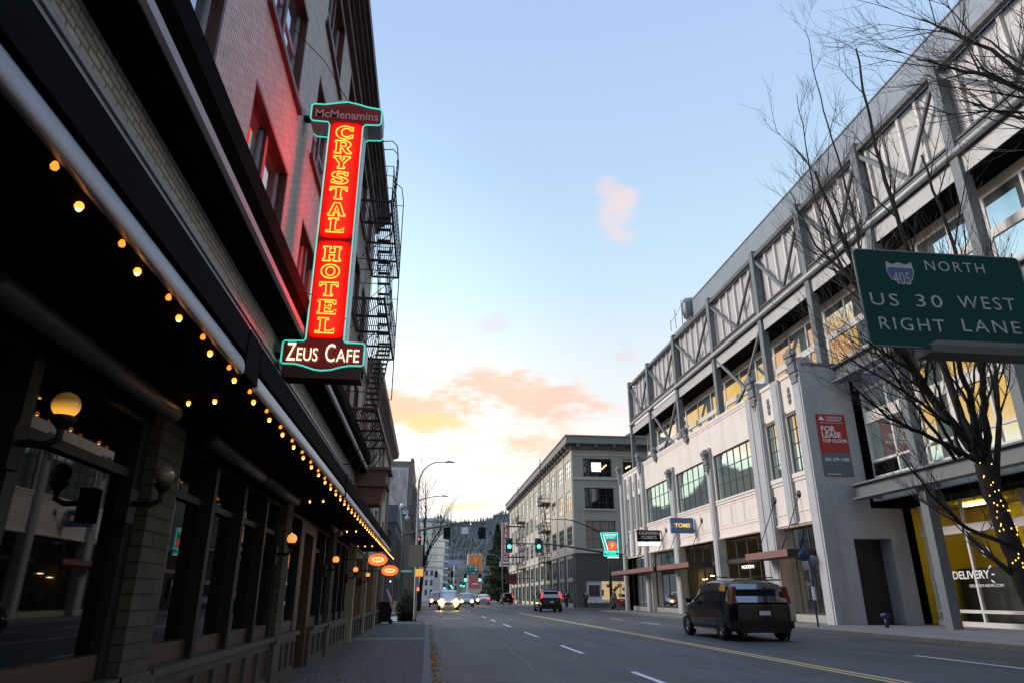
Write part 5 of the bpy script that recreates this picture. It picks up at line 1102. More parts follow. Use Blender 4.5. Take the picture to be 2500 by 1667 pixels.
def bare_tree(name, label, base, segs, seed, twig_depth=3, tw=1.0, upb=.35, th=None, cat='tree', limb_m=None):
    """segs: measured limb polylines [(points, r0, r1)]; twigs grow off them"""
    random.seed(seed); t = th or thing(name, label, cat, base)
    g = MB(); k = MB()
    def grow(p, d, ln, r, depth):
        pts = [p]; q = p.copy(); n = 4; dd = d.copy(); rs = [r]
        for i in range(n):
            dd = (dd + Vector((random.gauss(0, .10), random.gauss(0, .10), random.gauss(upb * .35, .06)))).normalized(); q = q + dd * ln / n; pts.append(q.copy()); rs.append(max(.003, r * (1 - .85 * (i + 1) / n)))
        (g if depth >= 2 and r > .025 else k).tube(pts, rs, 5 if r > .02 else 3, cap=False)
        if depth > 0:
            m_ = random.randint(3, 6)
            for i in range(m_):
                u = random.uniform(.15, .98) * n; a = int(u); b = min(a + 1, n); pp = pts[a].lerp(pts[b], u - a)
                ax = (pts[b] - pts[a]).normalized(); o = ax.orthogonal().normalized(); o.rotate(Matrix.Rotation(random.random() * 6.28, 3, ax)); nd = (ax * .86 + o * random.uniform(.35, .62) + Vector((0, 0, upb * .5))).normalized()
                grow(pp, nd, ln * random.uniform(.42, .66), max(.0032, r * .45), depth - 1)
    for pts, r0, r1, nb, ln in segs:
        pts = [Vector(p) for p in pts]; n = len(pts) - 1; fine = []; m_ = 6
        for i in range(n):
            for j in range(m_): fine.append(pts[i].lerp(pts[i + 1], j / m_) + Vector((random.gauss(0, .02), random.gauss(0, .02), 0)))
        fine.append(pts[-1]); g.tube(fine, [r0 + (r1 - r0) * i / (len(fine) - 1) for i in range(len(fine))], 9)
        for b in range(nb):
            u = random.uniform(.25, 1.0) * (len(fine) - 1); a = min(int(u), len(fine) - 2); pp = fine[a].lerp(fine[a + 1], u - a); ax = (fine[a + 1] - fine[a]).normalized(); o = ax.orthogonal().normalized(); o.rotate(Matrix.Rotation(random.random() * 6.28, 3, ax))
            grow(pp, (ax * .8 + o * .55 + Vector((0, 0, upb * .5))).normalized(), ln * random.uniform(.7, 1.2), (r0 + (r1 - r0) * u / len(fine)) * .38 * tw + .006, twig_depth - 1)
    g.build('trunk', limb_m or M_bark, t); k.build('crown', M_twig, t)
    return t
TY = 16.0
q = lambda px, py, y=TY: on(px, py, y=y)
base = Vector((15.1, 16.3, .12))
fork = q(2400, 1130)
trunk = [base, q(2500, 1420), q(2440, 1250), fork]
segs_ = [(trunk, .27, .20, 3, 2.0),
         ([fork, q(2290, 990), q(2190, 850, 15.2), q(2080, 640, 15), q(1990, 420, 15)], .13, .035, 9, 2.4),
         ([fork, q(2340, 1000, 16.4), q(2280, 820, 16.6), q(2200, 560, 16.6), q(2130, 330, 17), q(2090, 120, 17)], .12, .03, 9, 2.3),
         ([q(2420, 1180), q(2405, 1010, 15.6), q(2390, 860, 15.4), q(2340, 640, 15.4), q(2250, 380, 15.6)], .11, .03, 12, 2.4),
         ([fork, q(2260, 1060, 15.2), q(2170, 1020, 14.6), q(2080, 940, 14.2)], .07, .015, 9, 1.7),
         ([q(2470, 1330), q(2360, 1290, 15.2), q(2270, 1200, 14.6), q(2200, 1110, 14.2)], .06, .012, 8, 1.6),
         ([q(2250, 930, 15.5), q(2120, 720, 15.8), q(1990, 600, 16), q(1930, 470, 16.4)], .06, .015, 9, 2.0)]
segs_ += [([q(2230, 900, 15.6), q(2120, 700, 16.5), q(2080, 500, 17), q(2010, 270, 17.5), q(1965, 70, 18)], .06, .010, 16, 2.0),
          ([q(2200, 860, 15.4), q(2060, 660, 16), q(1990, 480, 16.5), q(1945, 230, 17)], .055, .010, 14, 1.9),
          ([fork, q(2370, 980, 15.4), q(2330, 840, 15.2), q(2290, 700, 15)], .10, .03, 8, 2.0), ([q(2430, 1200), q(2440, 1020, 16), q(2425, 850, 16.2), q(2470, 620, 16.5)], .09, .02, 9, 2.2),
          ([q(2360, 1080, 15.8), q(2220, 900, 15.4), q(2110, 830, 15)], .07, .02, 10, 1.6), ([q(2330, 1040, 15.8), q(2200, 950, 15.0), q(2050, 860, 14.6)], .05, .012, 10, 1.6)]
random.seed(4)
for k in range(6):
    px_ = 2140 + k * 62; segs_.append(([q(2330 + k * 12, 1120 - k * 6, 15.8), q((2330 + px_) / 2 + 10, 1000, 15.4 + .1 * k), q(px_, 860, 15.2 + .15 * k), q(px_ - 50 + k * 8, 720, 15.4 + .15 * k)], .05, .010, 5, 1.4))
tr1 = bare_tree('bare_street_tree', 'bare street tree behind the green highway sign, trunk wrapped in string lights', base, segs_, 11)
tb = Vector((15.2, 9.0, .12))
segs_ = [([tb, (15.1, 9.1, 3), (14.9, 9.3, 6), (14.4, 9.8, 8.5)], .24, .15, 0, 2), ([(14.4, 9.8, 8.5), (13.2, 10.3, 10.6), (11.9, 10.8, 12.0), (10.6, 11.2, 12.7)], .10, .018, 12, 2.4), ([(14.4, 9.8, 8.5), (13.6, 10.6, 11.2), (12.6, 11.2, 13.2), (11.4, 11.6, 14.4)], .09, .018, 12, 2.4), ([(14.9, 9.3, 6.5), (13.9, 10.8, 9.6), (13.2, 11.4, 11.4), (12.0, 11.8, 12.2)], .08, .018, 9, 2.2), ([(14.4, 9.8, 8.5), (14.3, 11.2, 12), (13.6, 12.4, 15)], .08, .018, 8, 2.2)]
bare_tree('bare_street_tree', 'nearer bare tree whose twigs enter the upper right corner', tb, segs_, 23, upb=.12)
tb = Vector((-.7, 66, 0))
Q = lambda px, py, y=66.0: on(px, py, y=y)
segs_ = [([tb, Q(1033, 1380), Q(1046, 1340)], .2, .12, 4, 1.5), ([Q(1035, 1385), Q(1050, 1330), Q(1075, 1290), Q(1090, 1240)], .10, .02, 12, 2.2), ([Q(1033, 1390), Q(1036, 1320), Q(1040, 1240), Q(1038, 1165)], .12, .02, 14, 2.6), ([Q(1035, 1370), Q(1010, 1300), Q(1000, 1230)], .1, .02, 8, 2.0), ([Q(1040, 1350), Q(1070, 1310), Q(1100, 1280)], .08, .02, 10, 1.8)]
bare_tree('bare_far_tree', 'bare spreading tree in front of the round tower', tb, segs_, 41, upb=.35)
# string lights on the first tree
sl = thing('string_lights', 'tiny yellow string lights wound round the near tree trunk', 'string lights', base)
M_fairy = emit('fairy_light', (1, .58, .10, 1), 2.2); random.seed(9); f0 = None
for k in range(64):
    u = random.random(); n = len(trunk) - 1; i = min(int(u * n), n - 1); p = Vector(trunk[i]).lerp(Vector(trunk[i + 1]), u * n - i); rad = .26 - .07 * u + .02
    a = random.uniform(-2.9, -.3) ; pos = p + Vector((math.cos(a) * rad, math.sin(a) * rad, 0))
    if f0 is None: g = MB(); g.ball((0, 0, 0), .013, 8, sz=1.8); f0 = g.build('fairy_bulb', M_fairy); f0.parent = sl; o = f0
    else: o = f0.copy(); COL.objects.link(o); o.parent = sl
    o.location = pos - sl.location
g = MB()
for k in range(9):
    u = .05 + .9 * k / 9; n = len(trunk) - 1; i = min(int(u * n), n - 1); p = Vector(trunk[i]).lerp(Vector(trunk[i + 1]), u * n - i); rad = .275 - .07 * u
    g.tube([p + Vector((rad * math.cos(a / 10 * 6.28), rad * math.sin(a / 10 * 6.28), a * .03)) for a in range(11)], .005, 4)
g.build('wire', M_black, sl)

# planter shrub
M_shrub = mat('shrub_green', (.05, .065, .04), .9, var=.6, vs=3)
pl = thing('clipped_shrub', 'round dark evergreen shrub in a tub at the corner by the lamp pole', 'shrub', (-.95, 35.9, .12)); random.seed(12)
g = MB(); g.lathe([(.001, .12), (.42, .12), (.46, .5), (.48, .52), (.001, .5)], (-.95, 35.9, 0), 18); g.build('tub', M_black, pl)
g = MB()
for k in range(5200):
    a = random.random() * 6.28; cz = random.uniform(-1, 1); s_ = math.sqrt(1 - cz * cz); rr = random.uniform(.62, 1.0) * (1 + .09 * math.sin(3 * a + cz * 4))
    c = Vector((-.95 + .52 * rr * s_ * math.cos(a), 35.9 + .52 * rr * s_ * math.sin(a), .78 + .55 * rr * cz))
    if cz > .2 and random.random() < .35: c.z += .35 * random.random(); c.x = -.95 + (c.x + .95) * .6 - .08
    d1 = Vector((random.gauss(0, 1), random.gauss(0, 1), random.gauss(0, 1))).normalized() * .06; d2 = Vector((random.gauss(0, 1), random.gauss(0, 1), random.gauss(0, 1))).normalized() * .03
    g.quad(c - d1, c + d2, c + d1, c - d2)
g.build('foliage', M_shrub, pl)

# ================================================================== STREET FURNITURE
def P_(px, py, y): return on(px, py, y=y)
LY = 34.9
t = thing('street_lamp', 'tall grey curved-arm street lamp on the left corner beside the shrub', 'street lamp', (-.52, LY, .12))
g = MB(); p0 = P_(1012, 1517, LY); p1 = P_(1022, 1186, LY)
g.tube([(p0.x, LY, .12), (p0.x, LY, .3), (p1.x, LY, p1.z)], [.10, .075, .055], 12)
arm = [p1, P_(1025, 1165, LY), P_(1033, 1148, LY), P_(1047, 1135, LY), P_(1062, 1128, LY), P_(1080, 1127, LY), P_(1092, 1128, LY)]
g.tube(arm, [.045, .04, .035, .03, .028, .025, .025], 8); g.build('pole', M_pole, t)
g = MB(); e = arm[-1]; g.prism([(e.x - .1, e.z - .02), (e.x + .38, e.z - .01), (e.x + .36, e.z + .03), (e.x + .1, e.z + .07), (e.x - .08, e.z + .04)], 'y', LY - .06, LY + .06); g.box(e.x + .08, e.x + .12, LY - .02, LY + .02, e.z + .06, e.z + .12); g.build('lamp_head', M_pole, t)
t = thing('blank_sign', 'blank beige sign back strapped to the lamp pole', 'sign', (-.62, LY - .1, 2.2)); a, b = P_(999, 1329, LY), P_(1031, 1383, LY); g = MB(); g.box(a.x, b.x, LY - .12, LY - .10, b.z, a.z); g.build('panel', mat('beige_sign_back', (.34, .27, .23), .6, var=.1), t)
g = MB(); g.box(a.x + .25, a.x + .33, LY - .10, LY - .05, b.z + .1, b.z + .14); g.build('strap', M_pole, t)
t = thing('lane_flag_sign', 'small yellow and red lit box sign on the lamp pole', 'sign', (-.3, LY - .1, 2.0)); a, b = P_(1015, 1388, LY), P_(1033, 1401, LY); g = MB(); g.box(a.x, b.x, LY - .08, LY - .02, b.z - .07, a.z); g.build('panel', emit('yellow_box', (1, .6, .1, 1), .5, (.8, .5, .1, 1)), t); g = MB(); g.box(a.x, b.x, LY - .09, LY - .02, b.z - .12, b.z - .072); g.box(b.x - .08, b.x, LY - .09, LY - .02, a.z, a.z + .09); g.build('red_edge', emit('red_edge', (1, .06, .02, 1), .7, (.8, .1, .05, 1)), t)
# mast arm, left
AY = 53.0
t = thing('signal_mast', 'green signal mast with two black signal backs reaching over the street from the left', 'traffic signal', (-2.2, AY, .12))
g = MB(); a = P_(975, 1490, AY); top = P_(979, 1240, AY); g.tube([(a.x, AY, .12), (a.x + .03, AY, 5), (top.x, AY, top.z)], [.13, .10, .08], 12)
ar = [P_(979, 1307, AY), P_(1040, 1290, AY), P_(1096, 1280, AY), P_(1130, 1274, AY), P_(1178, 1273, AY)]; g.tube(ar, [.09, .08, .06, .05, .04], 8)
ar2 = [P_(981, 1241, AY), P_(1010, 1228, AY), P_(1035, 1216, AY), P_(1060, 1211, AY), P_(1078, 1210, AY)]; g.tube(ar2, [.05, .045, .04, .03, .03], 6); g.build('mast', M_gpole, t)
g = MB(); e = ar2[-1]; g.prism([(e.x - .05, e.z - .02), (e.x + .5, e.z - .05), (e.x + .45, e.z), (e.x + .1, e.z + .08)], 'y', AY - .08, AY + .08); g.build('lamp_head', M_pole, t)
g = MB(); g.ball(P_(981, 1233, AY), .16, 8); g.build('camera_dome', M_bw, t)
for (x0_, x1_) in ((1083, 1099), (1168, 1185)):
    a, b = P_(x0_, 1286, AY), P_(x1_, 1315, AY); g = MB(); g.box(a.x, b.x, AY - .04, AY, b.z, a.z); g.box(a.x + .1, b.x - .1, AY, AY + .2, b.z + .08, a.z - .08); g.tube([((a.x + b.x) / 2, AY, a.z - .1), ((a.x + b.x) / 2, AY, a.z + .3)], .025, 5); g.build('signal_back', M_black, t)
a, b = P_(1127, 1286, AY), P_(1143, 1302, AY); g = MB(); g.box(a.x, b.x, AY - .02, AY, b.z, a.z); g.build('lane_sign_back', M_bw, t)
t = thing('street_name_sign', 'green street name sign on the left signal mast', 'sign', (-1.6, AY, 2.9)); a, b = P_(977, 1389, AY), P_(1009, 1398, AY); g = MB(); g.box(a.x, b.x, AY - .14, AY - .11, b.z, a.z); g.build('panel', M_gg, t); g = MB(); g.box(a.x + .1, b.x - .15, AY - .145, AY - .14, (a.z + b.z) / 2 - .04, (a.z + b.z) / 2 + .04); g.build('legend', M_bw, t)
t = thing('pedestrian_signal', 'small black signal head with a red lamp behind the lamp pole', 'traffic signal', (-.9, 47, 4.5)); a = P_(1023, 1318, 47); g = MB(); g.box(a.x - .14, a.x + .14, 47, 47.2, a.z - .3, a.z + .25); g.tube([(a.x + .0, 47.1, a.z - .3), (a.x + .0, 47.1, .0)], .04, 6); g.build('housing', M_black, t); g = MB(); g.ball((a.x, 46.98, a.z + .08), .07, 8); g.build('lamp', emit('red_lamp', (1, .06, .04, 1), 2), t)
t = thing('hand_signal', 'glowing orange-red hand signal box low beside the shrub', 'traffic signal', (-.6, 47.5, 1.9)); a = P_(1019, 1437, 46.5); g = MB(); g.box(a.x - .15, a.x + .15, 46.5, 46.6, a.z - .17, a.z + .17); g.tube([(a.x, 46.55, a.z - .1), (a.x, 46.55, 0)], .04, 6); g.build('housing', M_black, t); g = MB()
for k, (dx, h0) in enumerate(((-.08, .09), (-.03, .12), (.02, .12), (.07, .10))): g.box(a.x + dx, a.x + dx + .035, 46.47, 46.5, a.z, a.z + h0)
g.box(a.x - .08, a.x + .105, 46.47, 46.5, a.z - .11, a.z); g.build('hand', emit('hand_orange', (1, .16, .04, 1), 2.2), t)

# mast arm, right with green lights
BY = 66.0
t = thing('signal_mast', 'dark signal mast from the right carrying two glowing green lights', 'traffic signal', (16.6, BY, .12))
g = MB(); bp_ = P_(1494, 1489, BY); g.tube([(bp_.x, BY, .12), (bp_.x, BY, 8)], [.15, .11], 12)
arp = [P_(1490, 1350, BY), P_(1440, 1342, BY), P_(1380, 1332, BY), P_(1330, 1327, BY), P_(1270, 1326, BY), P_(1240, 1326, BY)]; g.tube(arp, [.10, .09, .07, .06, .05, .04], 8)
lp = [P_(1490, 1312, BY), P_(1445, 1288, BY), P_(1400, 1270, BY), P_(1380, 1267, BY), P_(1340, 1266, BY), P_(1326, 1266, BY)]; g.tube(lp, [.08, .07, .05, .04, .03, .03], 8); g.build('mast', M_darkpole, t)
M_green_l = emit('green_signal', (.05, 1, .62, 1), 5)
for px in (1243, 1314.5):
    a = P_(px, 1333, BY); g = MB(); g.box(a.x - .32, a.x + .32, BY - .02, BY, a.z - .55, a.z + .75); g.box(a.x - .18, a.x + .18, BY - .25, BY - .02, a.z - .5, a.z + .7)
    g.tube([(a.x, BY, a.z + .7), (a.x, BY, a.z + .0)], .03, 5); g.build('signal_head', mat('signal_green_housing', (.012, .06, .05), .5), t)
    g = MB(); g.ball((a.x, BY - .28, a.z - .02), .165, 12); g.build('green_lamp', M_green_l, t)
    g = MB()
    for dz in (.5, .24): g.ball((a.x, BY - .24, a.z + dz), .12, 10)
    g.build('dark_lens', M_black, t)
a = P_(1274, 1337, BY); g = MB(); g.lathe([(.001, -.01), (.36, -.01), (.36, .01)], (a.x, BY - .05, a.z), 18, axis='y'); g.build('round_sign', M_bw, t); g = MB(); g.lathe([(.24, -.02), (.33, -.02)], (a.x, BY - .05, a.z), 18, axis='y'); g.bar((a.x - .2, BY - .07, a.z + .2), (a.x + .2, BY - .07, a.z - .2), .01, .07); g.build('red_ring', mat('sign_red', (.45, .03, .03), .5), t)
t = thing('far_street_lamp', 'small pale curved street lamp near the dark conifer', 'street lamp', (12, 100, 0)); g = MB(); g.tube([P_(1228, 1480, 100), P_(1226, 1375, 100), P_(1220, 1362, 100), P_(1208, 1353, 100), P_(1198, 1352, 100)], [.1, .07, .05, .04, .04], 6); e = P_(1198, 1352, 100); g.box(e.x - .5, e.x + .1, 99.9, 100.1, e.z - .05, e.z + .08); g.build('pole', M_pole, t)
# signals far down the road
a0 = None
for i, (px, py, lb) in enumerate(((1136, 1414.5, 'left green traffic light far down the street below the gantry'), (1171.5, 1414.5, 'right green traffic light far down the street before the billboard'))):
    a = P_(px, py, 140); t = thing('far_traffic_light', lb, 'traffic signal', (a.x, 140, a.z), 0, 'far green traffic lights')
    g = MB(); g.box(a.x - .3, a.x + .3, 140, 140.2, a.z - .35, a.z + 1.1); g.build('housing', M_black, t); g = MB(); g.ball((a.x, 139.9, a.z), .24, 10); g.build('green_lamp', M_green_l, t)
    g = MB(); g.tube([(a.x, 140.1, a.z + 1.1), (a.x, 140.1, 5.7)], .05, 5); g.tube([(a.x, 140.1, 5.7), (14.0, 140.1, 5.7)], .07, 5); g.build('arm', M_darkpole, t)
for i, (px, py, d, lb) in enumerate(((1085, 1435, 190, 'faint green light leftmost of the distant cluster'), (1101, 1429, 200, 'faint green light in the middle of the distant cluster'), (1104.5, 1434, 210, 'faint green light just right of the middle in the distant cluster'), (1125, 1428.5, 200, 'faint green light second from right in the distant cluster'), (1132, 1430, 210, 'faint green light rightmost of the distant cluster'))):
    a = P_(px, py, d); t = thing('distant_traffic_light', lb, 'traffic signal', (a.x, d, a.z), 0, 'distant green lights'); g = MB(); g.box(a.x - .25, a.x + .25, d, d + .2, a.z - .4, a.z + 1); g.build('housing', M_black, t); g = MB(); g.ball((a.x, d - .1, a.z), .2, 8); g.build('green_lamp', M_green_l, t); g = MB(); g.tube([(a.x, d + .1, a.z + 1), (a.x, d + .1, 7)], .05, 5); g.build('arm', M_darkpole, t)
for (px, lb) in ((1065, 'left black signal back on the far cross arm before the white block'), (1104, 'right black signal back on the far cross arm before the white block')):
    a = P_(px, 1401, 140); t = thing('far_signal_back', lb, 'traffic signal', (a.x, 140, a.z), 0, 'far signal backs'); g = MB(); g.box(a.x - .28, a.x + .28, 140, 140.25, a.z - .6, a.z + .6); g.build('housing', M_black, t)
    g = MB(); g.tube([(a.x, 140.1, a.z + .5), (a.x, 140.1, 6.5)], .05, 5); g.tube([(-2.6, 140.1, 6.5), (a.x + .3, 140.1, 6.5)], .06, 5); g.build('arm', M_pole, t)

# ================================================================== VEHICLES
M_tail = emit('tail_light', (1, .03, .015, 1), 3.2, (.5, .02, .02, 1)); M_taild = mat('tail_light_off', (.12, .004, .006), .35, var=.05, spec=.3); M_head = emit('head_light', (1, .70, .30, 1), 110); M_head2 = emit('fog_light', (1, .55, .10, 1), 1.5); M_halo = emit('headlight_halo', (1, .52, .10, 1), 1.6)
M_carglass = mat('car_glass', (.010, .012, .014), .04, var=.1, spec=.9, ior=1.6); M_chrome = mat('chrome', (.6, .6, .6), .15, metal=1, var=.05); M_headoff = mat('head_light_off', (.5, .5, .5), .1, var=.05)
def paint(name, c): return mat(name, c, .16, metal=0, var=.03, coat=.35, spec=.3)
def vehicle(name, label, loc, rz, col, kind='suv', L_=4.3, W_=1.78, H_=1.68, tail=None, head=None, fog=False, group=None, scale=1.0, hl=.14):
    """side profile lofted with plan taper and tumblehome; front points to +y"""
    t = thing(name, label, 'car' if kind != 'van' else 'van', (0, 0, 0), 0, group); w = W_ / 2
    if kind == 'suv':   # (s along length 0 rear..1 front, belt z, roof z, half width factor)
        st = [(0.0, .93, .97, .80), (.018, .99, 1.07, .90), (.06, 1.03, 1.33, .965), (.115, 1.04, 1.57, .99), (.20, 1.03, 1.66, 1), (.33, 1.01, 1.69, 1), (.46, .99, 1.66, 1), (.56, .97, 1.54, 1), (.68, .96, 1.20, 1), (.75, .94, .99, .99), (.87, .87, .90, .96), (.96, .74, .77, .89), (1.0, .60, .62, .76)]
    else:
        st = [(0.0, .80, .82, .88), (.02, .86, .90, .94), (.10, .92, .97, .98), (.18, .93, 1.10, 1), (.26, .92, 1.33, 1), (.36, .91, 1.42, 1), (.5, .90, 1.43, 1), (.60, .89, 1.33, 1), (.72, .88, .98, 1), (.82, .83, .86, .99), (.92, .74, .76, .95), (.97, .64, .66, .9), (1.0, .54, .56, .80)]
    k = H_ / 1.69 if kind == 'suv' else H_ / 1.43
    rings = []
    for s_, zb, zr, wf in st:
        y = (s_ - .5) * L_; ww = w * wf; zb *= k; zr *= k; gh_ = zr - zb; tw_ = .84 if gh_ > .15 else .96
        half = [(0, .24), (ww * .93, .24), (ww * .985, .32), (ww, .52), (ww * .995, .7 * zb / .95), (ww * .965, zb), (ww * (.965 * .55 + tw_ * .45), zb + gh_ * .5), (ww * tw_, zb + gh_ * .88), (ww * tw_ * .86, zb + gh_ * .985), (0, zr + .02 * (gh_ > .15))]
        rings.append([(x, y, z) for x, z in half])
    g = MB(); nH = len(rings[0])
    for sgn in (1, -1):
        vs = [(sgn * x, y, z) for r_ in rings for x, y, z in r_]
        g.add(vs, [(i * nH + j, i * nH + j + 1, (i + 1) * nH + j + 1, (i + 1) * nH + j) for i in range(len(rings) - 1) for j in range(nH - 1)], 0, True)
    o = g.build('body', col, t); bm = bmesh.new(); bm.from_mesh(o.data); bmesh.ops.remove_doubles(bm, verts=bm.verts, dist=.001); bmesh.ops.recalc_face_normals(bm, faces=bm.faces)
    bm.to_mesh(o.data); bm.free()
    sb = o.modifiers.new('sub', 'SUBSURF'); sb.levels = 1; sb.render_levels = 1
    for r_, nm, dy in ((rings[0], 'tailgate', -.012), (rings[-1], 'nose_panel', .012)):
        q = MB(); zt_ = r_[5][2]
        for (ja, jb) in ((1, 2), (2, 3), (3, 4), (4, 5), (5, 8)):
            (xa, ya, za), (xb, yb3, zb3) = r_[ja], r_[jb]; q.quad((-xa, ya + dy, za), (xa, ya + dy, za), (xb, yb3 + dy, zb3), (-xb, yb3 + dy, zb3))
        q.build(nm, col, t)
    off = .012
    # side glass follows the greenhouse
    gi = [i for i, s_ in enumerate(st) if s_[2] - s_[1] > .22]
    def gp(i, f, sgn, o_=off):
        r_ = rings[i]; a, b, c_ = r_[5], r_[6], r_[7]
        x, z = (a[0] + (b[0] - a[0]) * f * 2, a[2] + (b[2] - a[2]) * f * 2) if f < .5 else (b[0] + (c_[0] - b[0]) * (f * 2 - 1), b[2] + (c_[2] - b[2]) * (f * 2 - 1))
        return (sgn * (x + o_), a[1], z)
    i0, i1 = gi[0] + (1 if kind == 'suv' else 0), gi[-1]
    for sgn in (1, -1):
        g = MB(); ii = list(range(i0, i1 + 1))
        for a, b in zip(ii, ii[1:]):
            for f0_, f1_ in ((.06, .5), (.5, .93)): g.add([gp(a, f0_, sgn), gp(b, f0_, sgn), gp(b, f1_, sgn), gp(a, f1_, sgn)], [(0, 1, 2, 3)], 0, True)
        g.build('side_window', M_carglass, t)
        g = MB()
        for i in (ii[len(ii) // 2],): p, p2 = gp(i, .02, sgn, .016), gp(i, .96, sgn, .016); g.bar(p, p2, .07, .012)
        g.build('window_pillar', M_black, t)
    def slope(ia, ib, f, m_, nm, inset=.12, yo=0):
        ra, rb = rings[ia], rings[ib]; xa = ra[5][0] * (1 - inset); xb = rb[7][0] * (1 - inset)
        za = ra[5][2] + .03; zb_ = rb[8][2] - .05; ya = ra[5][1] + yo; yb2 = rb[8][1] + yo
        g = MB(); g.quad((-xa, ya, za), (xa, ya, za), (xb, yb2, zb_), (-xb, yb2, zb_)); return g.build(nm, m_, t)
    if kind == 'suv': slope(1, 3, 0, M_carglass, 'rear_window', .10, -.10); slope(9, 7, 0, M_carglass, 'windscreen', .08, .06)
    else: slope(2, 4, 0, M_carglass, 'rear_window', .14, -.03); slope(8, 7, 0, M_carglass, 'windscreen', .1, .07)
    yr, yf = -L_ / 2, L_ / 2
    g = MB(); g.box(-w * .74, w * .74, yr - .06, yr + .05, .36, .58); g.box(-w * .90, w * .90, yr - .0, yr + .16, .361, .56); g.build('rear_bumper', col if kind != 'suv' else M_black, t)
    g = MB(); g.box(-w * .82, w * .82, yf - .08, yf + .05, .28, .50); g.build('front_bumper', col, t)
    g = MB(); g.box(-w * .45, w * .45, yf - .05, yf + .035, .52, .62 * k); g.build('grille', M_black, t)
    g = MB(); g.box(-.17, .17, yr - .085, yr - .06, (.72 if kind == 'suv' else .62), (.84 if kind == 'suv' else .74)); g.build('licence_plate', mat('plate', (.42, .45, .5), .5), t)
    for sgn in (1, -1):
        g = MB()
        if kind == 'suv': g.prism([(sgn * w * .80, .98 * k), (sgn * w * .93, .98 * k), (sgn * w * .835, 1.44 * k), (sgn * w * .73, 1.44 * k)], 'y', yr + .09, yr + .24)
        else: g.prism([(sgn * w * .50, .70 * k), (sgn * w * .93, .68 * k), (sgn * w * .93, .86 * k), (sgn * w * .55, .84 * k)], 'y', yr - .03, yr + .1)
        g.build('tail_light', tail or M_taild, t)
        g = MB(); g.ball((sgn * w * .68, yf - .03, .66 * k), hl, 12, sz=.85); hh_ = g.build('headlight', head or M_headoff, t)
        if head: g = MB(); g.lathe([(hl, .03), (hl * 1.25, .045), (hl * 1.55, .02), (hl * 1.6, -.05)], (sgn * w * .68, yf - .0, .66 * k), 16, axis='y'); g.build('halo_ring', M_halo, hh_)  # glowing ring paints the amber halo round the lamp
        if fog: g = MB(); g.ball((sgn * w * .62, yf + .03, .36), .11, 10); g.build('fog_lamp', M_head2, t)
        g = MB(); g.prism([(sgn * (w + .02), .98 * k), (sgn * (w + .2), 1.0 * k), (sgn * (w + .2), 1.14 * k), (sgn * (w + .02), 1.1 * k)], 'y', L_ * .17, L_ * .17 + .09); g.build('wing_mirror', col, t)
        for yy in (-L_ * .31, L_ * .315):
            R_ = .345; g = MB(); g.lathe([(R_ * .62, -.11), (R_ * .9, -.115), (R_, -.07), (R_, .07), (R_ * .9, .115), (R_ * .62, .11)], (sgn * (w - .11), yy, R_), 24, axis='x'); wh = g.build('wheel', M_rubber, t)
            g = MB(); xo = sgn * (w - .11) + sgn * .07
            g.lathe([(R_ * .64, 0), (R_ * .58, sgn * .03), (R_ * .52, 0)], (xo, yy, R_), 20, axis='x')
            for q_ in range(5): a = q_ * 1.2566; g.bar((xo, yy, R_), (xo, yy + R_ * .58 * math.cos(a), R_ + R_ * .58 * math.sin(a)), .03, .05)
            g.lathe([(.001, sgn * .02), (.05, sgn * .02), (.05, -sgn * .02)], (xo, yy, R_), 10, axis='x'); g.build('rim', M_chrome, wh)
            g = MB(); g.lathe([(R_ * 1.1, -.02), (R_ * 1.22, .0), (R_ * 1.22, .02)], (sgn * (w - .015), yy, R_ + .01), 24, axis='x'); g.build('wheel_arch', M_black, t)
    if kind == 'suv':
        for sgn in (1, -1): g = MB(); g.tube([(sgn * w * .72, -L_ * .36, 1.70 * k), (sgn * w * .72, -L_ * .1, 1.745 * k), (sgn * w * .72, L_ * .06, 1.70 * k)], .018, 6); g.build('roof_rail', M_black, t)
        g = MB(); g.box(-w * .7, w * .7, yr + .10, yr + .30, 1.60 * k, 1.64 * k); g.build('roof_spoiler', col, t)
    g = MB(); g.box(-w * .95, w * .95, -L_ * .22, L_ * .22, .22, .30); g.build('side_sill', M_chrome if kind == 'suv' else M_black, t)
    t.location = loc; t.rotation_euler = (0, 0, rz); t.scale = (scale,) * 3
    return t
vehicle('black_suv', 'large glossy black SUV driving away in the near lane, right of the yellow line', (9.95, 23.1, 0), R(-1), paint('black_car_paint', (.0025, .0025, .004)), 'suv', 4.85, 2.0, 1.78)
vehicle('black_suv', 'black SUV with bright red tail lights approaching the crossing', (10.45, 62.8, 0), R(0), paint('black_car_paint', (.0025, .0025, .004)), 'suv', 4.3, 1.9, 1.85, tail=M_tail)
vehicle('black_suv', 'small far black SUV with red tail lights near the dark red shop sign', (12.9, 118, 0), 0, paint('black_car_paint', (.0025, .0025, .004)), 'suv', 4.4, 1.85, 1.75, tail=M_tail)
vehicle('silver_sedan', 'silver car braking far down the street with glowing red lights', (9.0, 117, 0), 0, paint('silver_paint', (.4, .41, .44)), 'sedan', 4.6, 1.95, 1.55, tail=M_tail)
o_ = vehicle('pickup_car', 'oncoming pale car with dazzling headlights and fog lamps', (2.05, 70.5, 0), R(180), paint('pale_blue_paint', (.30, .31, .38)), 'suv', 4.6, 1.95, 1.8, head=M_head, fog=True, hl=.21)
vehicle('dark_sedan', 'oncoming dark red car half hidden left of the dazzling headlights', (1.25, 95, 0), R(180), paint('maroon_paint', (.12, .03, .03)), 'suv', 4.5, 1.85, 1.8, head=emit('head_light_soft', (1, .72, .36, 1), 26))
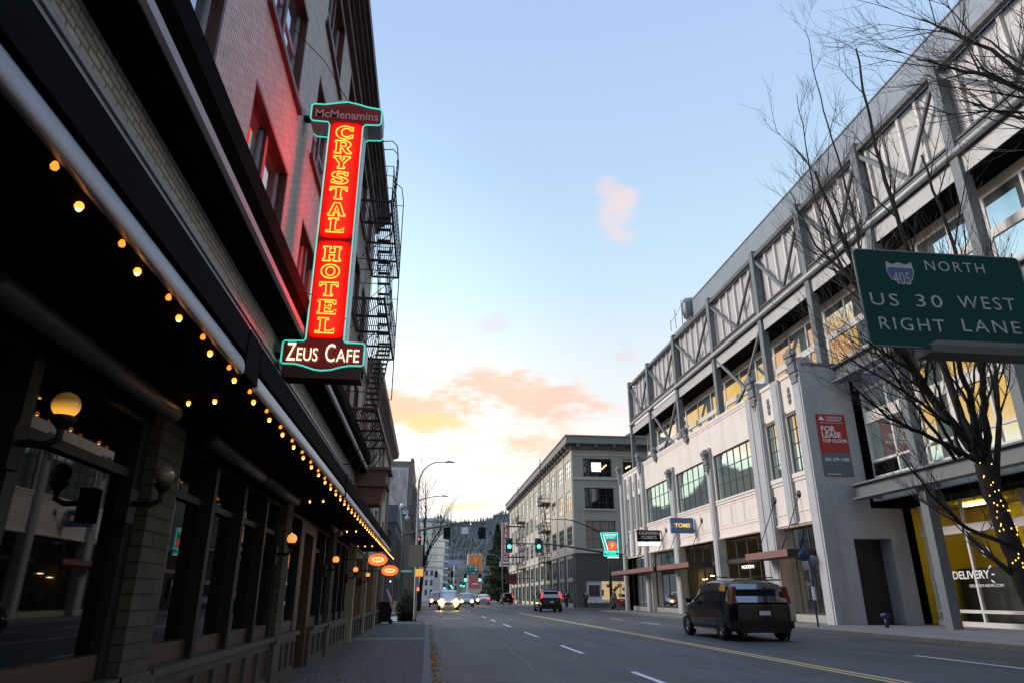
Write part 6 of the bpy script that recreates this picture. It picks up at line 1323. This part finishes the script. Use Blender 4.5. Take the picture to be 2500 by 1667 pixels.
vehicle('grey_sedan', 'oncoming silver-grey car right behind the dazzling headlights', (4.9, 92, 0), R(180), paint('grey_paint', (.2, .2, .21)), 'suv', 4.5, 1.85, 1.65, head=emit('head_light_soft', (1, .72, .36, 1), 26))
vehicle('dark_sedan', 'dark oncoming car close left of the braking silver car', (7.0, 112, 0), R(180), paint('dark_grey_paint', (.05, .05, .055)), 'sedan', 4.5, 1.85, 1.5, head=emit('head_light_soft', (1, .72, .36, 1), 26))
vehicle('dark_sedan', 'tiny oncoming car with lit headlights behind the silver-grey car', (3.4, 128, 0), R(180), paint('dark_grey_paint', (.05, .05, .055)), 'suv', 4.5, 1.85, 1.6, head=emit('head_light_soft', (1, .72, .36, 1), 26), hl=.2)
vehicle('dark_sedan', 'tiny oncoming car with lit headlights farthest down the street', (6.2, 150, 0), R(180), paint('dark_grey_paint', (.05, .05, .055)), 'suv', 4.5, 1.85, 1.6, head=emit('head_light_soft', (1, .72, .36, 1), 26), hl=.22)
# parked red motorcycle by the corner shop
mt = thing('red_motorcycle', 'red and white motorcycle parked against the pillar under the PARK sign', 'motorcycle', (16.1, 66.8, 0)) if False else None
mc = thing('red_motorcycle', 'red and white motorcycle parked at the corner beside the shop pillar', 'motorcycle', (18.6, 68, .12))
cx_, cy_ = 18.6, 69.2
g = MB(); g.prism([(cx_ - .7, .75), (cx_ - .5, 1.0), (cx_ - .1, .95), (cx_ + .1, .8), (cx_ + .7, .95), (cx_ + .5, .6), (cx_ - .3, .45)], 'y', cy_ - .15, cy_ + .15); g.build('body', mat('bike_red', (.35, .02, .02), .3), mc)
g = MB(); g.box(cx_ - .1, cx_ + .5, cy_ - .14, cy_ + .14, .9, 1.0); g.build('seat', M_black, mc)
for dx in (-.65, .65):
    g = MB(); g.lathe([(.2, -.05), (.3, -.05), (.32, 0), (.3, .05), (.2, .05)], (cx_ + dx, cy_, .44), 18, axis='y'); g.build('wheel', M_rubber, mc)
g = MB(); g.tube([(cx_ - .65, cy_, .44), (cx_ - .5, cy_, 1.1), (cx_ - .35, cy_ - .3, 1.15)], .025, 6); g.tube([(cx_ - .5, cy_, 1.1), (cx_ - .35, cy_ + .3, 1.15)], .025, 6); g.build('fork', M_chrome, mc)

# ================================================================== PEOPLE
M_skin = mat('skin', (.42, .26, .19), .6); M_hair = mat('dark_hair', (.02, .015, .012), .7)
def person(label, loc, rz, pose, cols, h=1.72, hold=None):
    """one skinned body; clothing and hair are children"""
    t = thing('person', label, 'person', (0, 0, 0)); k = h / 1.72
    sw_ = pose.get('stride', 0); ab = pose.get('arm', 0)
    J = {'pelvis': (0, 0, .93), 'waist': (0, .0, 1.08), 'chest': (0, .01, 1.28), 'neck': (0, .0, 1.45), 'head': (0, .02, 1.56), 'crown': (0, .01, 1.66)}
    E_ = [('pelvis', 'waist'), ('waist', 'chest'), ('chest', 'neck'), ('neck', 'head'), ('head', 'crown')]
    rad = {'pelvis': .145, 'waist': .13, 'chest': .15, 'neck': .055, 'head': .095, 'crown': .075}
    for s_, n in ((1, 'r'), (-1, 'l')):
        f = sw_ * s_
        J['hip' + n] = (s_ * .09, 0, .88); J['knee' + n] = (s_ * .10, f * .22 + .02, .50); J['ank' + n] = (s_ * .10, f * .42 - (.06 if f < 0 else 0), .09); J['toe' + n] = (s_ * .115, f * .42 + .15, .04)
        J['sh' + n] = (s_ * .19, 0, 1.40); J['el' + n] = (s_ * .25, -f * .12 + ab * .05, 1.13); J['wr' + n] = (s_ * .24, -f * .2 + ab * .28 + .05, .90 + ab * .2); J['palm' + n] = (s_ * .235, -f * .22 + ab * .33 + .07, .82 + ab * .22)
        E_ += [('pelvis', 'hip' + n), ('hip' + n, 'knee' + n), ('knee' + n, 'ank' + n), ('ank' + n, 'toe' + n), ('chest', 'sh' + n), ('sh' + n, 'el' + n), ('el' + n, 'wr' + n), ('wr' + n, 'palm' + n)]
        rad.update({'hip' + n: .095, 'knee' + n: .06, 'ank' + n: .04, 'toe' + n: .032, 'sh' + n: .062, 'el' + n: .045, 'wr' + n: .028, 'palm' + n: .033})
        px_, py_, pz_ = J['palm' + n]
        for q_, (dx, ln) in enumerate(((-.024, .07), (-.008, .08), (.008, .075), (.024, .06))):
            a = 'f%s%d' % (n, q_); J[a] = (px_ + dx * .4, py_ + dx, pz_ - .04 - ln * .5); J[a + 'b'] = (px_ - s_ * .012, py_ + dx * 1.1 + .01, pz_ - .04 - ln); E_ += [('palm' + n, a), (a, a + 'b')]; rad[a] = .009; rad[a + 'b'] = .008
        a = 't' + n; J[a] = (px_ - s_ * .02, py_ + .045, pz_ - .03); E_.append(('palm' + n, a)); rad[a] = .01
    def skin(name, keys, mats, grow=0.0, levels=2, jo=None, ro=None, colf=None):
        ks = [q for q in J if q in keys]; ix = {q: i for i, q in enumerate(ks)}
        me = bpy.data.meshes.new(name); me.from_pydata([tuple(Vector((jo or {}).get(q, J[q])) * k) for q in ks], [(ix[a], ix[b]) for a, b in E_ if a in ix and b in ix], [])
        o = bpy.data.objects.new(name, me); COL.objects.link(o); md = o.modifiers.new('s', 'SKIN'); me.skin_vertices
        for q in ks: r_ = ((ro or {}).get(q, rad[q]) + grow) * k; v = me.skin_vertices[0].data[ix[q]]; v.radius = (r_ * (1.25 if q in ('pelvis', 'waist', 'chest') else 1), r_ * (.85 if q in ('pelvis', 'waist', 'chest') else 1)); v.use_root = (q == ks[0])
        o.modifiers.new('b', 'SUBSURF').levels = levels
        dg = bpy.context.evaluated_depsgraph_get(); m2 = bpy.data.meshes.new_from_object(o.evaluated_get(dg)); bpy.data.objects.remove(o)
        m2.materials.clear(); m2.materials.append(mats)
        for p in m2.polygons: p.use_smooth = True
        o = bpy.data.objects.new(name, m2); COL.objects.link(o); o.parent = t; return o
    skin('body', set(J), M_skin)
    up_ = {'waist', 'chest', 'shr', 'shl', 'elr', 'ell', 'wrr', 'wrl', 'pelvis'}
    skin('jacket', up_, cols[0], .022, ro={'wrr': .034, 'wrl': .034, 'pelvis': .14})
    skin('trousers', {'pelvis', 'hipr', 'hipl', 'kneer', 'kneel', 'ankr', 'ankl'}, cols[1], .014)
    for n in 'rl':
        skin('shoe', {'ank' + n, 'toe' + n}, M_black, .012, 1)
    g = MB(); c = Vector(J['head']) * k
    g.ball((c.x, c.y - .018 * k, c.z + .035 * k), .112 * k, 14, sz=1.0); o = g.build('hair', M_hair); o.parent = t
    g = MB()
    for s_ in (1, -1): g.ball((c.x + s_ * .035 * k, c.y + .10 * k, c.z + .01), .012 * k, 6)
    g.ball((c.x, c.y + .115 * k, c.z - .02 * k), .016 * k, 6); o = g.build('face', M_skin); o.parent = t
    t.location = loc; t.rotation_euler = (0, 0, rz); return t
dk = mat('black_coat', (.012, .012, .015), .8); nv = mat('navy_trousers', (.02, .025, .04), .8); gy = mat('grey_jacket', (.17, .19, .21), .8); jn = mat('tan_trousers', (.14, .12, .10), .8)
person('person in a long dark coat standing by the warehouse side wall', (14.4, 74.5, .12), R(160), {'stride': .3}, (dk, nv))
person('person in dark clothes standing at the warehouse corner', (15.7, 71.2, .12), R(200), {'stride': .1}, (dk, dk))
person('person in a grey jacket walking past the lit corner shop', (15.6, 59.6, .12), R(70), {'stride': .9}, (gy, jn), 1.75)
person('taller dark figure inside the orange lit shop', (FX + 1.6, 30.9, .14), R(90), {'arm': .6}, (dk, dk), 1.7)
person('shorter dark figure at right inside the orange lit shop', (FX + 1.9, 30.15, .14), R(80), {'arm': .4}, (dk, dk), 1.45)
# wheeled bin with folded umbrella, left corner
t = thing('wheeled_bin', 'black wheeled bin with a pale folded umbrella at the shopfront end', 'bin', (-1.72, 32.4, .12))
g = MB(); g.prism([(-1.98, .2), (-1.52, .2), (-1.48, .95), (-2.0, .95)], 'y', 32.2, 32.6); g.build('bin_body', M_black, t); g = MB(); g.box(-2.02, -1.46, 32.16, 32.66, .95, 1.02); g.build('lid', M_black, t)
for y_ in (32.25, 32.6): g = MB(); g.lathe([(.001, -.03), (.09, -.03), (.09, .03), (.001, .03)], (-1.52, y_, .21), 14, axis='y'); g.build('wheel', M_rubber, t)
g = MB(); g.tube([(-1.50, 32.2, .75), (-1.62, 32.2, 1.2), (-1.76, 32.2, 1.55)], [.05, .075, .02], 8); g.build('folded_umbrella', mat('pale_cloth', (.45, .43, .42), .8), t)
